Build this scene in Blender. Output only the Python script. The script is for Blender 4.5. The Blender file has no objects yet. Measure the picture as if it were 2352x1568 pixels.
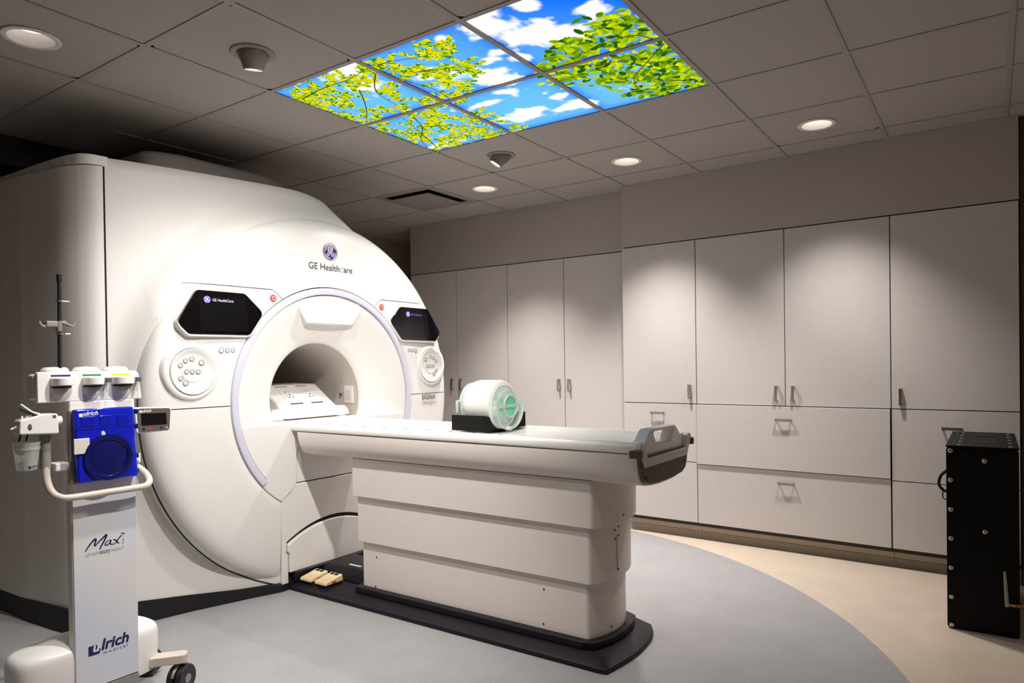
import bpy, bmesh, math, random
import numpy as np
from mathutils import Vector, Matrix
R = math.radians
PI = math.pi
scene = bpy.context.scene
COL = scene.collection
rng = random.Random(7)

# ------------------------------------------------------------------ camera
def make_camera():
    yaw, pit, rol = -.5915, -.0085, -.0137
    f = Vector((math.sin(yaw)*math.cos(pit), math.cos(yaw)*math.cos(pit), math.sin(pit)))
    r = Vector((math.cos(yaw), -math.sin(yaw), 0)); u = r.cross(f)
    r2 = r*math.cos(rol)+u*math.sin(rol); u2 = -r*math.sin(rol)+u*math.cos(rol)
    cd = bpy.data.cameras.new('camera'); co = bpy.data.objects.new('camera', cd); COL.objects.link(co)
    m = Matrix((( r2.x, u2.x, -f.x, 0), (r2.y, u2.y, -f.y, 0), (r2.z, u2.z, -f.z, 1.32), (0, 0, 0, 1)))
    co.matrix_world = m
    cd.sensor_width = 36; cd.sensor_fit = 'HORIZONTAL'; cd.lens = 1576.4/2352*36
    cd.shift_x = -41.37/2352; cd.shift_y = 63.36/2352; cd.clip_start = .05
    scene.camera = co
make_camera()
# ------------------------------------------------------------------ world, exposure, light levels
w = bpy.data.worlds.new('world'); scene.world = w; w.use_nodes = True
w.node_tree.nodes['Background'].inputs[0].default_value = (.02, .02, .022, 1)
vs = scene.view_settings
vs.view_transform = 'Standard'; vs.look = 'None'; vs.gamma = 1; vs.use_curve_mapping = False
vs.exposure = 0.3
P_DOWN = [190, 185, 115, 16, 85, 24]       # recessed downlights, watts; last two are added, unseen lamps
P_GIMBAL = [60, 68, 165]     # aimed gimbal spots; third is an added, unseen lamp
SKY = 1.02        # backlit sky panels
WARM = (1.0, .965, .925)

H = 2.686         # ceiling height
YC, ZC = 2.90, 1.11   # bore axis
# ------------------------------------------------------------------ helpers
def srgb(c):
    if isinstance(c, str): c = tuple(int(c[i:i+2], 16)/255 for i in (0, 2, 4))
    return tuple(x/12.92 if x <= .04045 else ((x+.055)/1.055)**2.4 for x in c)
MATS = {}
def mat(name, col, rough=.5, metal=0, var=0, vscale=40, bump=0, bscale=200, stretch=(1, 1, 1), trans=0, alpha=1, coat=0, emit=None, estr=0, sub=0, spec=.5):
    m = bpy.data.materials.new(name); m.use_nodes = True; nt = m.node_tree; b = nt.nodes['Principled BSDF']
    c = (*srgb(col), 1)
    b.inputs['Base Color'].default_value = c; b.inputs['Roughness'].default_value = rough; b.inputs['Metallic'].default_value = metal
    b.inputs['Transmission Weight'].default_value = trans; b.inputs['Alpha'].default_value = alpha; b.inputs['Coat Weight'].default_value = coat
    b.inputs['Specular IOR Level'].default_value = spec
    if sub: b.inputs['Subsurface Weight'].default_value = sub; b.inputs['Subsurface Radius'].default_value = (.03, .03, .03)
    if emit: b.inputs['Emission Color'].default_value = (*srgb(emit), 1); b.inputs['Emission Strength'].default_value = estr
    if var or bump:
        tc = nt.nodes.new('ShaderNodeTexCoord'); mp = nt.nodes.new('ShaderNodeMapping'); mp.inputs['Scale'].default_value = stretch
        nt.links.new(tc.outputs['Object'], mp.inputs[0])
    if var:
        n = nt.nodes.new('ShaderNodeTexNoise'); n.inputs['Scale'].default_value = vscale; n.inputs['Detail'].default_value = 4
        nt.links.new(mp.outputs[0], n.inputs['Vector'])
        rp = nt.nodes.new('ShaderNodeMapRange'); rp.inputs[1].default_value = .3; rp.inputs[2].default_value = .7
        rp.inputs[3].default_value = 1-var; rp.inputs[4].default_value = 1+var
        nt.links.new(n.outputs['Fac'], rp.inputs[0])
        mx = nt.nodes.new('ShaderNodeMix'); mx.data_type = 'RGBA'; mx.blend_type = 'MULTIPLY'; mx.inputs[0].default_value = 1
        mx.inputs[6].default_value = c; nt.links.new(rp.outputs[0], mx.inputs[7]); nt.links.new(mx.outputs[2], b.inputs['Base Color'])
    if bump:
        n2 = nt.nodes.new('ShaderNodeTexNoise'); n2.inputs['Scale'].default_value = bscale
        nt.links.new(mp.outputs[0], n2.inputs['Vector'])
        bp = nt.nodes.new('ShaderNodeBump'); bp.inputs['Strength'].default_value = bump; bp.inputs['Distance'].default_value = .002
        nt.links.new(n2.outputs['Fac'], bp.inputs['Height']); nt.links.new(bp.outputs[0], b.inputs['Normal'])
    if emit: m.cycles.emission_sampling = 'NONE'      # tiny emitters; the lamps themselves carry the light
    MATS[name] = m
    return m
def M(n): return MATS[n]

class MB:
    def __init__(s): s.v = []; s.f = []
    def add(s, v, f):
        o = len(s.v); s.v += [tuple(p) for p in v]; s.f += [tuple(i+o for i in q) for q in f]; return s
    def box(s, x0, x1, y0, y1, z0, z1):
        return s.add([(x0,y0,z0),(x1,y0,z0),(x1,y1,z0),(x0,y1,z0),(x0,y0,z1),(x1,y0,z1),(x1,y1,z1),(x0,y1,z1)],
                     [(3,2,1,0),(4,5,6,7),(0,1,5,4),(1,2,6,5),(2,3,7,6),(3,0,4,7)])
    def prism(s, pts, a0, a1, axis='x'):
        n = len(pts)
        def P(p, a):
            return (a, p[0], p[1]) if axis == 'x' else ((p[0], a, p[1]) if axis == 'y' else (p[0], p[1], a))
        return s.add([P(p, a0) for p in pts]+[P(p, a1) for p in pts],
                     [tuple(range(n)), tuple(range(2*n-1, n-1, -1))]+[(i, (i+1) % n, n+(i+1) % n, n+i) for i in range(n)])
    def ringprism(s, outer, inner, a0, a1, axis='x'):
        n = len(outer)
        def P(p, a):
            return (a, p[0], p[1]) if axis == 'x' else ((p[0], a, p[1]) if axis == 'y' else (p[0], p[1], a))
        v = [P(p, a) for a in (a0, a1) for L in (outer, inner) for p in L]
        f = []
        for i in range(n):
            j = (i+1) % n
            f += [(i, j, n+j, n+i), (2*n+i, 3*n+i, 3*n+j, 2*n+j), (i, 2*n+i, 2*n+j, j), (n+i, n+j, 3*n+j, 3*n+i)]
        return s.add(v, f)
    def lathe(s, prof, c, axis='x', n=48, a0=0, a1=360, cap=False):
        full = abs(a1-a0-360) < 1e-6; m = n if full else n+1; k = len(prof)
        v = []
        for i in range(m):
            a = R(a0+(a1-a0)*i/n); ca, sa = math.cos(a), math.sin(a)
            for r, h in prof:
                if axis == 'x': v.append((c[0]+h, c[1]+r*ca, c[2]+r*sa))
                elif axis == 'y': v.append((c[0]+r*ca, c[1]+h, c[2]+r*sa))
                else: v.append((c[0]+r*ca, c[1]+r*sa, c[2]+h))
        f = []
        for i in range(n):
            j = (i+1) % m
            for q in range(k-1): f.append((i*k+q, j*k+q, j*k+q+1, i*k+q+1))
        if cap and not full:
            f += [tuple(range(k)), tuple(range((m-1)*k, m*k))[::-1]]
        return s.add(v, f)
    def tube(s, path, r, n=10, cap=True):
        P = [Vector(p) for p in path]; rs = r if isinstance(r, (list, tuple)) else [r]*len(P)
        up = None; v = []
        for i, p in enumerate(P):
            t = (P[min(i+1, len(P)-1)]-P[max(i-1, 0)]).normalized()
            if up is None: up = t.orthogonal().normalized()
            up = (up-t*up.dot(t)); up = up.normalized() if up.length > 1e-6 else t.orthogonal().normalized()
            b = t.cross(up)
            for k in range(n):
                a = 2*PI*k/n; v.append(p+(up*math.cos(a)+b*math.sin(a))*rs[i])
        f = [(i*n+k, i*n+(k+1) % n, (i+1)*n+(k+1) % n, (i+1)*n+k) for i in range(len(P)-1) for k in range(n)]
        if cap: f += [tuple(range(n))[::-1], tuple(range((len(P)-1)*n, len(P)*n))]
        return s.add(v, f)
    def ribbon(s, path, wd, fn):
        # flat stroke: 2-D path -> strip, fn maps 2-D to 3-D
        P = [Vector(p) for p in path]; v = []
        for i, p in enumerate(P):
            t = P[min(i+1, len(P)-1)]-P[max(i-1, 0)]
            if t.length < 1e-9: t = Vector((1, 0))
            t.normalize(); nrm = Vector((-t.y, t.x)); ww = wd[i] if isinstance(wd, (list, tuple)) else wd
            v += [fn(p+nrm*ww/2), fn(p-nrm*ww/2)]
        return s.add(v, [(2*i, 2*i+1, 2*i+3, 2*i+2) for i in range(len(P)-1)])
    def xf(s, fn): s.v = [tuple(fn(*p)) for p in s.v]; return s
    def mesh(s, name, origin=(0, 0, 0), recalc=True, ang=35, smooth=True):
        me = bpy.data.meshes.new(name)
        o = origin
        me.from_pydata([(x-o[0], y-o[1], z-o[2]) for x, y, z in s.v], [], s.f); me.validate(clean_customdata=False)
        if recalc:
            bm = bmesh.new(); bm.from_mesh(me); bmesh.ops.recalc_face_normals(bm, faces=bm.faces); bm.to_mesh(me); bm.free()
        if smooth:
            me.polygons.foreach_set('use_smooth', [True]*len(me.polygons)); me.set_sharp_from_angle(angle=R(ang))
        me.update()
        return me
def org(parent):
    if parent is None: return (0, 0, 0)
    p = parent; q = Vector((0, 0, 0))
    while p: q += p.location; p = p.parent
    return tuple(q)
def link(name, me, m=None, parent=None, loc=(0, 0, 0)):
    o = bpy.data.objects.new(name, me); COL.objects.link(o)
    if m is not None and len(me.materials) == 0: me.materials.append(M(m) if isinstance(m, str) else m)
    o.location = loc
    if parent: o.parent = parent
    return o
def obj(name, mb, m, parent=None, bev=0, seg=2, ang=35, recalc=True, smooth=True):
    o = link(name, mb.mesh(name, org(parent), recalc, ang, smooth), m, parent)
    if bev:
        md = o.modifiers.new('bevel', 'BEVEL'); md.width = bev; md.segments = seg; md.limit_method = 'ANGLE'; md.angle_limit = R(32); md.harden_normals = True
    return o
def put(name, me, pos, parent, m=None, rot=None):
    q = org(parent)
    o = link(name, me, m, parent, (pos[0]-q[0], pos[1]-q[1], pos[2]-q[2]))
    if rot: o.rotation_euler = rot
    return o
def thing(name, loc, label, cat, group=None):
    o = bpy.data.objects.new(name, None); COL.objects.link(o); o.location = loc; o.empty_display_size = .1
    tag(o, label, cat, group); return o
def tag(o, label, cat, group=None):
    o['label'] = label; o['category'] = cat
    if group: o['group'] = group
    return o
def struct(o): o['kind'] = 'structure'; return o
def rpoly(pts, r, seg=5):
    out = []; n = len(pts)
    for i, p in enumerate(pts):
        rr = r[i] if isinstance(r, (list, tuple)) else r
        p = Vector(p[:2]); a = Vector(pts[i-1][:2]); b = Vector(pts[(i+1) % n][:2])
        d1 = a-p; d2 = b-p; l1, l2 = d1.length, d2.length
        if rr <= 0: out.append(tuple(p)); continue
        d1.normalize(); d2.normalize()
        an = d1.angle(d2); t = min(rr/math.tan(an/2), l1*.48, l2*.48)
        q1, q2 = p+d1*t, p+d2*t
        for k in range(seg+1):
            s = k/seg; out.append(tuple(q1*(1-s)**2+p*2*s*(1-s)+q2*s*s))
    return out
def smooth2(pts, k=6, closed=False):
    P = [Vector(p) for p in pts]; out = []; n = len(P)
    for i in range(n-1):
        p0, p1, p2, p3 = P[max(i-1, 0)], P[i], P[i+1], P[min(i+2, n-1)]
        for j in range(k):
            t = j/k
            out.append(.5*((2*p1)+(p2-p0)*t+(2*p0-5*p1+4*p2-p3)*t*t+(3*p1-p0-3*p2+p3)*t**3))
    out.append(P[-1]); return out
def interp(x, xs, ys): return float(np.interp(x, xs, ys))
def text(name, s, parent, m, at, width, right=(0, 1, 0), up=(0, 0, 1), shear=0, height=None, lift=.0012, bold=0, track=1.0):
    cu = bpy.data.curves.new('t', 'FONT'); cu.body = s; cu.shear = shear; cu.offset = bold; cu.space_character = track; cu.resolution_u = 3
    cu.extrude = 0
    t = bpy.data.objects.new('t', cu); COL.objects.link(t)
    bpy.context.view_layer.update()
    me = bpy.data.meshes.new_from_object(t.evaluated_get(bpy.context.evaluated_depsgraph_get()))
    bpy.data.objects.remove(t); bpy.data.curves.remove(cu)
    xs = [v.co.x for v in me.vertices]; ys = [v.co.y for v in me.vertices]
    x0, x1, y0, y1 = min(xs), max(xs), min(ys), max(ys)
    sx = width/(x1-x0); sy = sx if height is None else height/(y1-y0)
    rv, uv = Vector(right).normalized(), Vector(up).normalized(); nv = rv.cross(uv); A = Vector(at)-Vector(org(parent))
    for v in me.vertices:
        v.co = A+rv*((v.co.x-x0)*sx)+uv*((v.co.y-(0 if height is None else y0))*sy)+nv*lift
    me.name = name; me.materials.clear()
    return link(name, me, m, parent)

# ------------------------------------------------------------------ materials
mat('laminate', 'cfc7c3', .5, var=.012, vscale=5, stretch=(14, 14, 3), bump=.04, bscale=160)
mat('fascia_shaded', 'b5aba5', .55, var=.03, vscale=6, stretch=(14, 14, 1.2))  # laminate darkened: the weaker light above the doors is put into the colour
mat('carcass', '2a2624', .7, var=.05)
mat('wall', 'b7aa9e', .7, var=.02, vscale=8)
mat('wall_shaded', '5c5049', .75, var=.03, vscale=8)  # shade on the right-hand filler strip, put into a darker colour
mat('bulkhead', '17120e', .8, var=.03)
mat('tile', 'aaa39e', .9, var=.05, vscale=160, bump=.25, bscale=260)
mat('tbar', 'a29a95', .6, var=.02)
mat('kick', 'bba995', .5, var=.04, vscale=9)
mat('cove', '9c8d7a', .55, var=.04, vscale=9)
mat('white', 'ebe7e3', .33, var=.008, vscale=3, coat=.15)
mat('white_panel', 'e8e4e0', .36, var=.008, vscale=3, coat=.1)
mat('body_white', 'dfdbd7', .5, var=.01, vscale=3)
mat('table_white', 'e9dfd6', .42, var=.012, vscale=4)
mat('cradle', 'f7f4ef', .32, var=.01, vscale=5, coat=.2)
mat('shadow_gap', '14110f', .8, var=.05)
mat('halo', 'd0cfdf', .25, coat=.4, var=.01)
mat('bore', 'c9c0b8', .38, var=.02, vscale=4)
mat('plinth', '07040b', .6, var=.1, vscale=15)
mat('plum', '120915', .5, var=.15, vscale=20, spec=.35)
mat('black_gloss', '060507', .12, coat=.5, var=.03)
mat('display', '0c0b0e', .16, coat=.3, var=.03)
mat('black', '040404', .6, var=.1)
mat('black_case', '040404', .55, var=.12, vscale=30, spec=.2)
mat('foam', '030203', .95, var=.1, vscale=60)
mat('button', 'd2cdcb', .4, metal=0, var=.04)
mat('button_ring', '8d8785', .45, metal=0, var=.04)
mat('red', 'd2323a', .35, var=.05)
mat('dull_red', '8c3e42', .4, var=.05)
mat('purple', '4c1a82', .3, var=.12, vscale=30)
mat('ink', '3b3a3e', .5, var=.03)
mat('ink_light', '8b898c', .5, var=.03)
mat('lavender', 'b7a6d8', .5, var=.03)
mat('navy', '131a52', .45, var=.04)
mat('print_grey', 'aaa8a8', .5, var=.03)
mat('glow_violet', '3a2a9a', .3, emit='5a4be0', estr=.7)
mat('glow_text', 'b9b0e8', .3, emit='cfc6f4', estr=.75)
mat('glow_dim', '6a62a8', .3, emit='7a70b8', estr=.35)
mat('chrome', 'cfc9c2', .25, metal=1, var=.03)
mat('nickel', 'b9ab98', .28, metal=1, var=.05, vscale=60, stretch=(1, 1, 8))
mat('brass', 'c08a3a', .3, metal=1, var=.05)
mat('grey_plastic', '58544f', .45, var=.05)
mat('grey_mid', '8d8883', .45, var=.04)
mat('grey_tube', 'a8a19b', .4, var=.04)
mat('cap_grey', '57504a', .5, var=.06, vscale=30)
mat('cap_light', 'd9cfc7', .42, var=.02)
mat('beige', 'dcc79c', .45, var=.04, vscale=20)
mat('arm_beige', 'c9bcb0', .45, var=.03)
mat('tyre', '15161a', .4, var=.08)
mat('phantom', 'fafaf2', .3, var=.01)
mat('clear', 'eef8f3', .08, alpha=.22, coat=.5)
mat('clear_edge', 'e8f5ef', .1, alpha=.6, coat=.5)
mat('green', '74dfb2', .25, var=.15, vscale=35, coat=.4)
mat('mint', 'e2f2e8', .3, var=.15, vscale=12)
mat('green_pale', 'a9e3c4', .3, var=.1)
mat('blue_cover', '0a1ec2', .08, coat=.8, alpha=.86, var=.12, vscale=14)
mat('blue_rib', '0716a0', .15, coat=.5, var=.15, vscale=20)
mat('blue_dark', '061058', .15, coat=.5, var=.2, vscale=20)
mat('blue_label', '10206e', .4)
mat('green_label', '0c7a3c', .4)
mat('yellow_label', 'e6d713', .4)
mat('cup', 'd9d6d4', .12, alpha=.42, coat=.3)
mat('lens', 'ffffff', .3, emit='fff4ea', estr=2.2)
mat('lens_dim', 'dcd6d4', .3, emit='fff0ea', estr=.9)
mat('lens_spot', 'ffffff', .3, emit='fff6ec', estr=9)
mat('reflector', 'e7e2dd', .4, var=.02)
mat('eyeball', '7b746c', .45, var=.03)
mat('vent', '8f8780', .6, var=.03)

def speckle(name, base, specks, rough):
    m = bpy.data.materials.new(name); m.use_nodes = True; nt = m.node_tree; b = nt.nodes['Principled BSDF']; L = nt.links.new
    tc = nt.nodes.new('ShaderNodeTexCoord'); b.inputs['Roughness'].default_value = rough
    n = nt.nodes.new('ShaderNodeTexNoise'); n.inputs['Scale'].default_value = 5; n.inputs['Detail'].default_value = 6; L(tc.outputs['Object'], n.inputs['Vector'])
    r0 = nt.nodes.new('ShaderNodeValToRGB'); r0.color_ramp.elements[0].position = .3; r0.color_ramp.elements[1].position = .7
    c = srgb(base); r0.color_ramp.elements[0].color = (c[0]*.95, c[1]*.95, c[2]*.95, 1); r0.color_ramp.elements[1].color = (c[0]*1.05, c[1]*1.05, c[2]*1.05, 1)
    L(n.outputs['Fac'], r0.inputs[0]); cur = r0.outputs[0]
    for sc, thr, colr in specks:
        v = nt.nodes.new('ShaderNodeTexVoronoi'); v.inputs['Scale'].default_value = sc; L(tc.outputs['Object'], v.inputs['Vector'])
        lt = nt.nodes.new('ShaderNodeMath'); lt.operation = 'LESS_THAN'; lt.inputs[1].default_value = thr; L(v.outputs['Distance'], lt.inputs[0])
        mx = nt.nodes.new('ShaderNodeMix'); mx.data_type = 'RGBA'; L(lt.outputs[0], mx.inputs[0]); L(cur, mx.inputs[6]); mx.inputs[7].default_value = (*srgb(colr), 1); cur = mx.outputs[2]
    L(cur, b.inputs['Base Color']); MATS[name] = m
speckle('floor_blue', '9c9a9b', [(95, .16, 'b9b7b8'), (60, .1, 'c9bfae'), (80, .12, '8b8f9c')], .42)
speckle('floor_beige', 'cdbcaa', [(90, .16, 'd9cbba'), (70, .12, 'b9a892')], .42)

def printed(name):
    m = bpy.data.materials.new(name); m.use_nodes = True; nt = m.node_tree; nt.nodes.clear()
    a = nt.nodes.new('ShaderNodeAttribute'); a.attribute_name = 'ink'; e = nt.nodes.new('ShaderNodeEmission'); e.inputs[1].default_value = SKY
    o = nt.nodes.new('ShaderNodeOutputMaterial'); nt.links.new(a.outputs['Color'], e.inputs[0]); nt.links.new(e.outputs[0], o.inputs[0]); MATS[name] = m
printed('backlit_print')

def column_print():
    m = mat('column_face', 'd5d3d6', .35, coat=.1); nt = m.node_tree; b = nt.nodes['Principled BSDF']
    tc = nt.nodes.new('ShaderNodeTexCoord'); wv = nt.nodes.new('ShaderNodeTexWave'); wv.bands_direction = 'DIAGONAL'; wv.wave_profile = 'SIN'
    wv.inputs['Scale'].default_value = .9; wv.inputs['Distortion'].default_value = 2.2; wv.inputs['Detail'].default_value = .5; wv.inputs['Detail Scale'].default_value = 1.2
    nt.links.new(tc.outputs['Object'], wv.inputs['Vector'])
    r = nt.nodes.new('ShaderNodeValToRGB'); r.color_ramp.elements[0].color = (*srgb('dad7d7'), 1); r.color_ramp.elements[1].color = (*srgb('cfd2dd'), 1)
    nt.links.new(wv.outputs['Fac'], r.inputs[0]); nt.links.new(r.outputs[0], b.inputs['Base Color'])
column_print()

# ------------------------------------------------------------------ room shell
XL, XR, YN, YB = -5.55, .48, -1.2, 5.86
fl = struct(obj('floor', MB().box(XL-.1, XR+.1, YN-.1, YB+.1, -.05, 0), 'floor_beige'))
def floor_disc():
    cx, cy, rr = -3.040, 1.962, 3.008
    pts = []
    for i in range(200):
        a = 2*PI*i/200; pts.append((min(max(cx+rr*math.cos(a), XL), XR), min(max(cy+rr*math.sin(a), YN), 4.99 if cx+rr*math.cos(a) > -2.4 else 5.10)))
    return pts
o = obj('vinyl_inlay', MB().prism(floor_disc(), 0, .0012, 'z'), 'floor_blue', fl); o['label'] = 'grey-blue speckled round vinyl inlay'
struct(obj('wall_left', MB().box(XL-.1, XL, YN, YB, 0, H+.1), 'wall'))
struct(obj('wall_back', MB().box(XL, XR, YB, YB+.1, 0, H+.1), 'wall'))
struct(obj('wall_right', MB().box(XR, XR+.1, YN, YB, 0, H+.1), 'wall'))
struct(obj('wall_front', MB().box(XL, XR, YN-.1, YN, 0, H+.1), 'wall'))
struct(obj('trim_1', MB().box(-2.405, .14, 4.87, 5.6, 2.217, H+.03), 'fascia_shaded', bev=.0015))
struct(obj('trim_2', MB().box(-4.80, -2.41, 5.035, 5.7, 2.217, H+.03), 'fascia_shaded', bev=.0015))
struct(obj('trim_3', MB().box(.143, XR, 4.90, 5.6, 0, H+.03), 'wall_shaded', bev=.0015))
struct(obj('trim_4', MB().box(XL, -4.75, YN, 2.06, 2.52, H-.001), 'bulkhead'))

# the right-hand run of built-ins stands two degrees off square
PIV = Vector((-2.405, 4.895, 0)); SQ = R(-2.0)
def skew(o):
    o.location = PIV+Matrix.Rotation(SQ, 3, 'Z') @ (Vector(o.location)+Vector((0, .025, 0))-PIV); o.rotation_euler = (0, 0, SQ); return o
for n_ in ('trim_1', 'trim_3'): skew(bpy.data.objects[n_])
# ceiling: backing, T-bars, tiles
TX0, TY0, TS = -2.359, 2.137, .61
ceil = struct(obj('ceiling', MB().box(XL, XR, YN, YB, H+.09, H+.12), 'tile'))
xs = sorted(set([XL, XR]+[TX0+TS*j for j in range(-12, 12) if XL < TX0+TS*j < XR]))
ys = sorted(set([YN]+[TY0+TS*i for i in range(-8, 8) if YN < TY0+TS*i < YB]+[YB]))
def ymax(x0, x1):
    c = (x0+x1)/2
    return 4.897 if c > -2.40 else (5.033 if c > -4.80 else YB)
def cell(cx, cy): return (round((cx-TX0)/TS-.5), round((cy-TY0)/TS-.5))
SKYC = {(j, i) for j in (-1, 0, 1) for i in (0, 1)}
DOWN = [(-3.274, 4.272), (-2.054, 4.272), (-.834, 4.272), (-3.274, 1.222), (-2.054, 1.222), (-.834, 1.222)]  # last two are added out of view to raise the light level
GIMB = [(-2.664, 1.832), (-2.664, 3.662), (-1.444, 1.832)]  # third is added out of view to light the injector side
VENT = (-3.884, 4.272)
holes = {cell(*p): .088 for p in DOWN}; holes.update({cell(*p): .07 for p in GIMB})
bw = .012
tile_cache = {}
def tile_mesh(w_, d_, hole):
    k = (round(w_, 4), round(d_, 4), hole)
    if k in tile_cache: return tile_cache[k]
    mb = MB(); a, b = w_/2, d_/2
    if hole:
        n = 40; out = []; inn = []
        for i in range(n):
            t = 2*PI*(i+.5)/n; ca, sa = math.cos(t), math.sin(t); q = max(abs(ca)/a, abs(sa)/b)
            out.append((ca/q, sa/q)); inn.append((hole*ca, hole*sa))
        mb.ringprism(out, inn, 0, .016, 'z')
    else: mb.box(-a, a, -b, b, 0, .016)
    me = mb.mesh('ceiling_tile', smooth=False); me.materials.append(M('tile')); tile_cache[k] = me; return me
for a in range(len(xs)-1):
    x0, x1 = xs[a], xs[a+1]; ym = ymax(x0, x1)
    for b in range(len(ys)-1):
        y0, y1 = ys[b], min(ys[b+1], ym)
        if y1-y0 < .03: continue
        cx, cy = (x0+x1)/2, (y0+y1)/2; c = cell((x0+x1)/2 if x1-x0 > .5 else x0+.1, (y0+y1)/2 if y1-y0 > .5 else y0+.1)
        if c in SKYC or c == cell(*VENT): continue
        if x1 <= -4.74 and y1 <= 2.14: continue
        put('ceiling_tile', tile_mesh(x1-x0-.003, y1-y0-.003, holes.get(c) if (x1-x0 > .5 and y1-y0 > .5) else None), (cx, cy, H+.004), ceil)
for x in xs[1:-1]:
    mb = MB(); ym = ymax(x-.3, x+.3) if x > -4.0 else 5.033
    y0 = 2.06 if x < -4.78 else YN
    mb.box(x-bw, x+bw, y0, ym, H, H+.0035); mb.box(x-.002, x+.002, y0, ym, H+.0035, H+.04); obj('t_bar', mb, 'tbar', ceil, smooth=False)
for y in ys[1:-1]:
    x0 = XL if y > 2.1 else -4.75
    x1 = XR if y < 4.86 else (-2.41 if y < 5.03 else -4.8)
    for xa, xb in zip([x0]+[v for v in xs if x0 < v < x1], [v for v in xs if x0 < v < x1]+[x1]):
        mb = MB(); mb.box(xa+bw+.0002, xb-bw-.0002, y-bw, y+bw, H+.0003, H+.0035); obj('cross_tee', mb, 'tbar', ceil, smooth=False)
skew(struct(obj('trim_5', MB().box(-2.40, XR, 4.845, 4.8695, H-.0005, H+.0028), 'tbar', smooth=False)))
struct(obj('trim_6', MB().box(-4.80, -2.41, 5.008, 5.033, H-.0005, H+.0028), 'tbar', smooth=False))

# ------------------------------------------------------------------ sky panels (flat backlit prints)
def fbm(x, y, seed=0):
    r = np.random.RandomState(seed); t = np.zeros_like(x); amp = 1; tot = 0; fr = 3.0
    for o_ in range(5):
        g = r.rand(64, 64); u, v = x*fr, y*fr; iu, iv = np.floor(u).astype(int), np.floor(v).astype(int); fu, fv = u-iu, v-iv
        fu = fu*fu*(3-2*fu); fv = fv*fv*(3-2*fv); G = lambda a, b: g[a % 64, b % 64]
        t += amp*((G(iu, iv)*(1-fu)+G(iu+1, iv)*fu)*(1-fv)+(G(iu, iv+1)*(1-fu)+G(iu+1, iv+1)*fu)*fv); tot += amp; amp *= .55; fr *= 2.1
    return t/tot
CLOUDS = [(-1.70,2.22,.12,.12),(-1.60,2.38,.13,.13),(-1.5,2.48,.10,.07),(-1.42,2.53,.06,.05),(-1.47,2.19,.06,.07),(-1.29,2.36,.07,.07),(-1.74,2.57,.06,.05),(-1.975,2.64,.11,.07),
          (-1.93,2.70,.09,.06),(-1.87,2.5,.05,.03),(-2.2,2.90,.11,.03),(-2.15,3.15,.12,.08),(-2.09,3.12,.10,.08),(-1.85,3.04,.05,.03),(-1.9,3.2,.12,.035),(-1.75,3.22,.06,.06),
          (-1.9,2.21,.04,.04),(-1.8,2.45,.04,.04),(-2.5,2.23,.13,.09),(-2.53,2.34,.09,.08),(-2.23,2.45,.05,.04),(-2.02,2.83,.06,.03),(-2.86,3.28,.1,.05)]
def sky_rgb(X, Y, x0, x1, y0, y1):
    d = np.minimum(np.minimum(X-x0, x1-X), np.minimum(Y-y0, y1-Y)); edge_falloff = np.exp(-d/.035)
    deep = np.clip((X+2.35)/1.1, 0, 1)*np.clip((3.0-Y)/.8, 0, 1)
    A = np.array(srgb((.42, .74, .98))); B = np.array(srgb((.07, .42, .90))); Cw = np.array((1., 1., 1.)); Dk = np.array(srgb((.04, .36, .93)))
    deep = np.clip(deep*1.0+.12, 0, 1)[..., None]
    c = A*(1-deep)+B*deep
    c = c*(1-.75*edge_falloff[..., None])+Dk*.75*edge_falloff[..., None]  # backlight falloff towards the panel borders, painted into the sky colour
    n = fbm(X*2.2+7, Y*2.2+3, 3); dens = np.zeros_like(X)
    for cx, cy, rx, ry in CLOUDS: dens = np.maximum(dens, np.exp(-(((X-cx)/rx)**2+((Y-cy)/ry)**2)*.8))
    n2 = fbm(X*5+1, Y*5+9, 5)
    k = np.clip((dens*1.15+(n-.5)*1.5+(n2-.5)*1.3-.38)/.42, 0, 1)[..., None]
    c = c*(1-k)+Cw*k*(.97)
    return c
BIG = [(-1.192,2.537),(-1.274,2.54),(-1.306,2.496),(-1.209,2.67),(-1.488,2.582),(-1.431,2.623),(-1.324,2.677),(-1.591,2.652),(-1.517,2.704),(-1.686,2.738),(-1.192,2.84),(-1.306,2.881),(-1.38,2.828),(-1.469,2.841),(-1.228,3.041),(-1.332,3.048),(-1.419,3.013),(-1.241,3.198),(-1.349,3.209),(-1.452,3.197),(-1.479,3.027),(-1.203,3.314),(-1.443,3.28),(-1.526,2.993),(-1.591,2.834),(-1.675,2.828),(-1.709,2.884),(-1.33,3.31),(-1.25,2.95),(-1.28,3.12),(-1.18,3.12)]
YEL = [(-2.058,2.244),(-2.015,2.275),(-1.967,2.286),(-2.064,2.466),(-1.99,2.493),(-2.259,2.326),(-2.244,2.391),(-2.168,2.445),(-2.215,2.555),(-2.152,2.6),(-2.318,2.257),(-2.363,2.251),(-2.314,2.668),(-2.265,2.736),(-2.608,2.213),(-2.531,2.268),(-2.723,2.247),(-2.863,2.238),(-2.806,2.444),(-2.934,2.42),(-2.489,2.356),(-2.554,2.627),(-2.482,2.483),(-2.455,2.733),(-2.912,2.3),(-2.938,2.6),(-2.948,2.711),(-2.646,2.813),(-2.545,2.849),(-2.521,2.904),(-2.884,2.881),(-2.945,3.058),(-2.867,3.115),(-2.769,3.187),(-2.579,3.147),(-2.482,3.175),(-2.531,3.316),(-2.919,3.32),(-2.745,3.348),(-2.473,3.345),(-2.275,3.327),(-2.359,2.984),(-2.362,3.059),(-2.80,3.05),(-2.70,2.95),(-2.62,3.0),(-2.68,3.25),(-2.85,2.75),(-2.75,2.62),(-2.67,2.36),(-2.85,2.35)]
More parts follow.
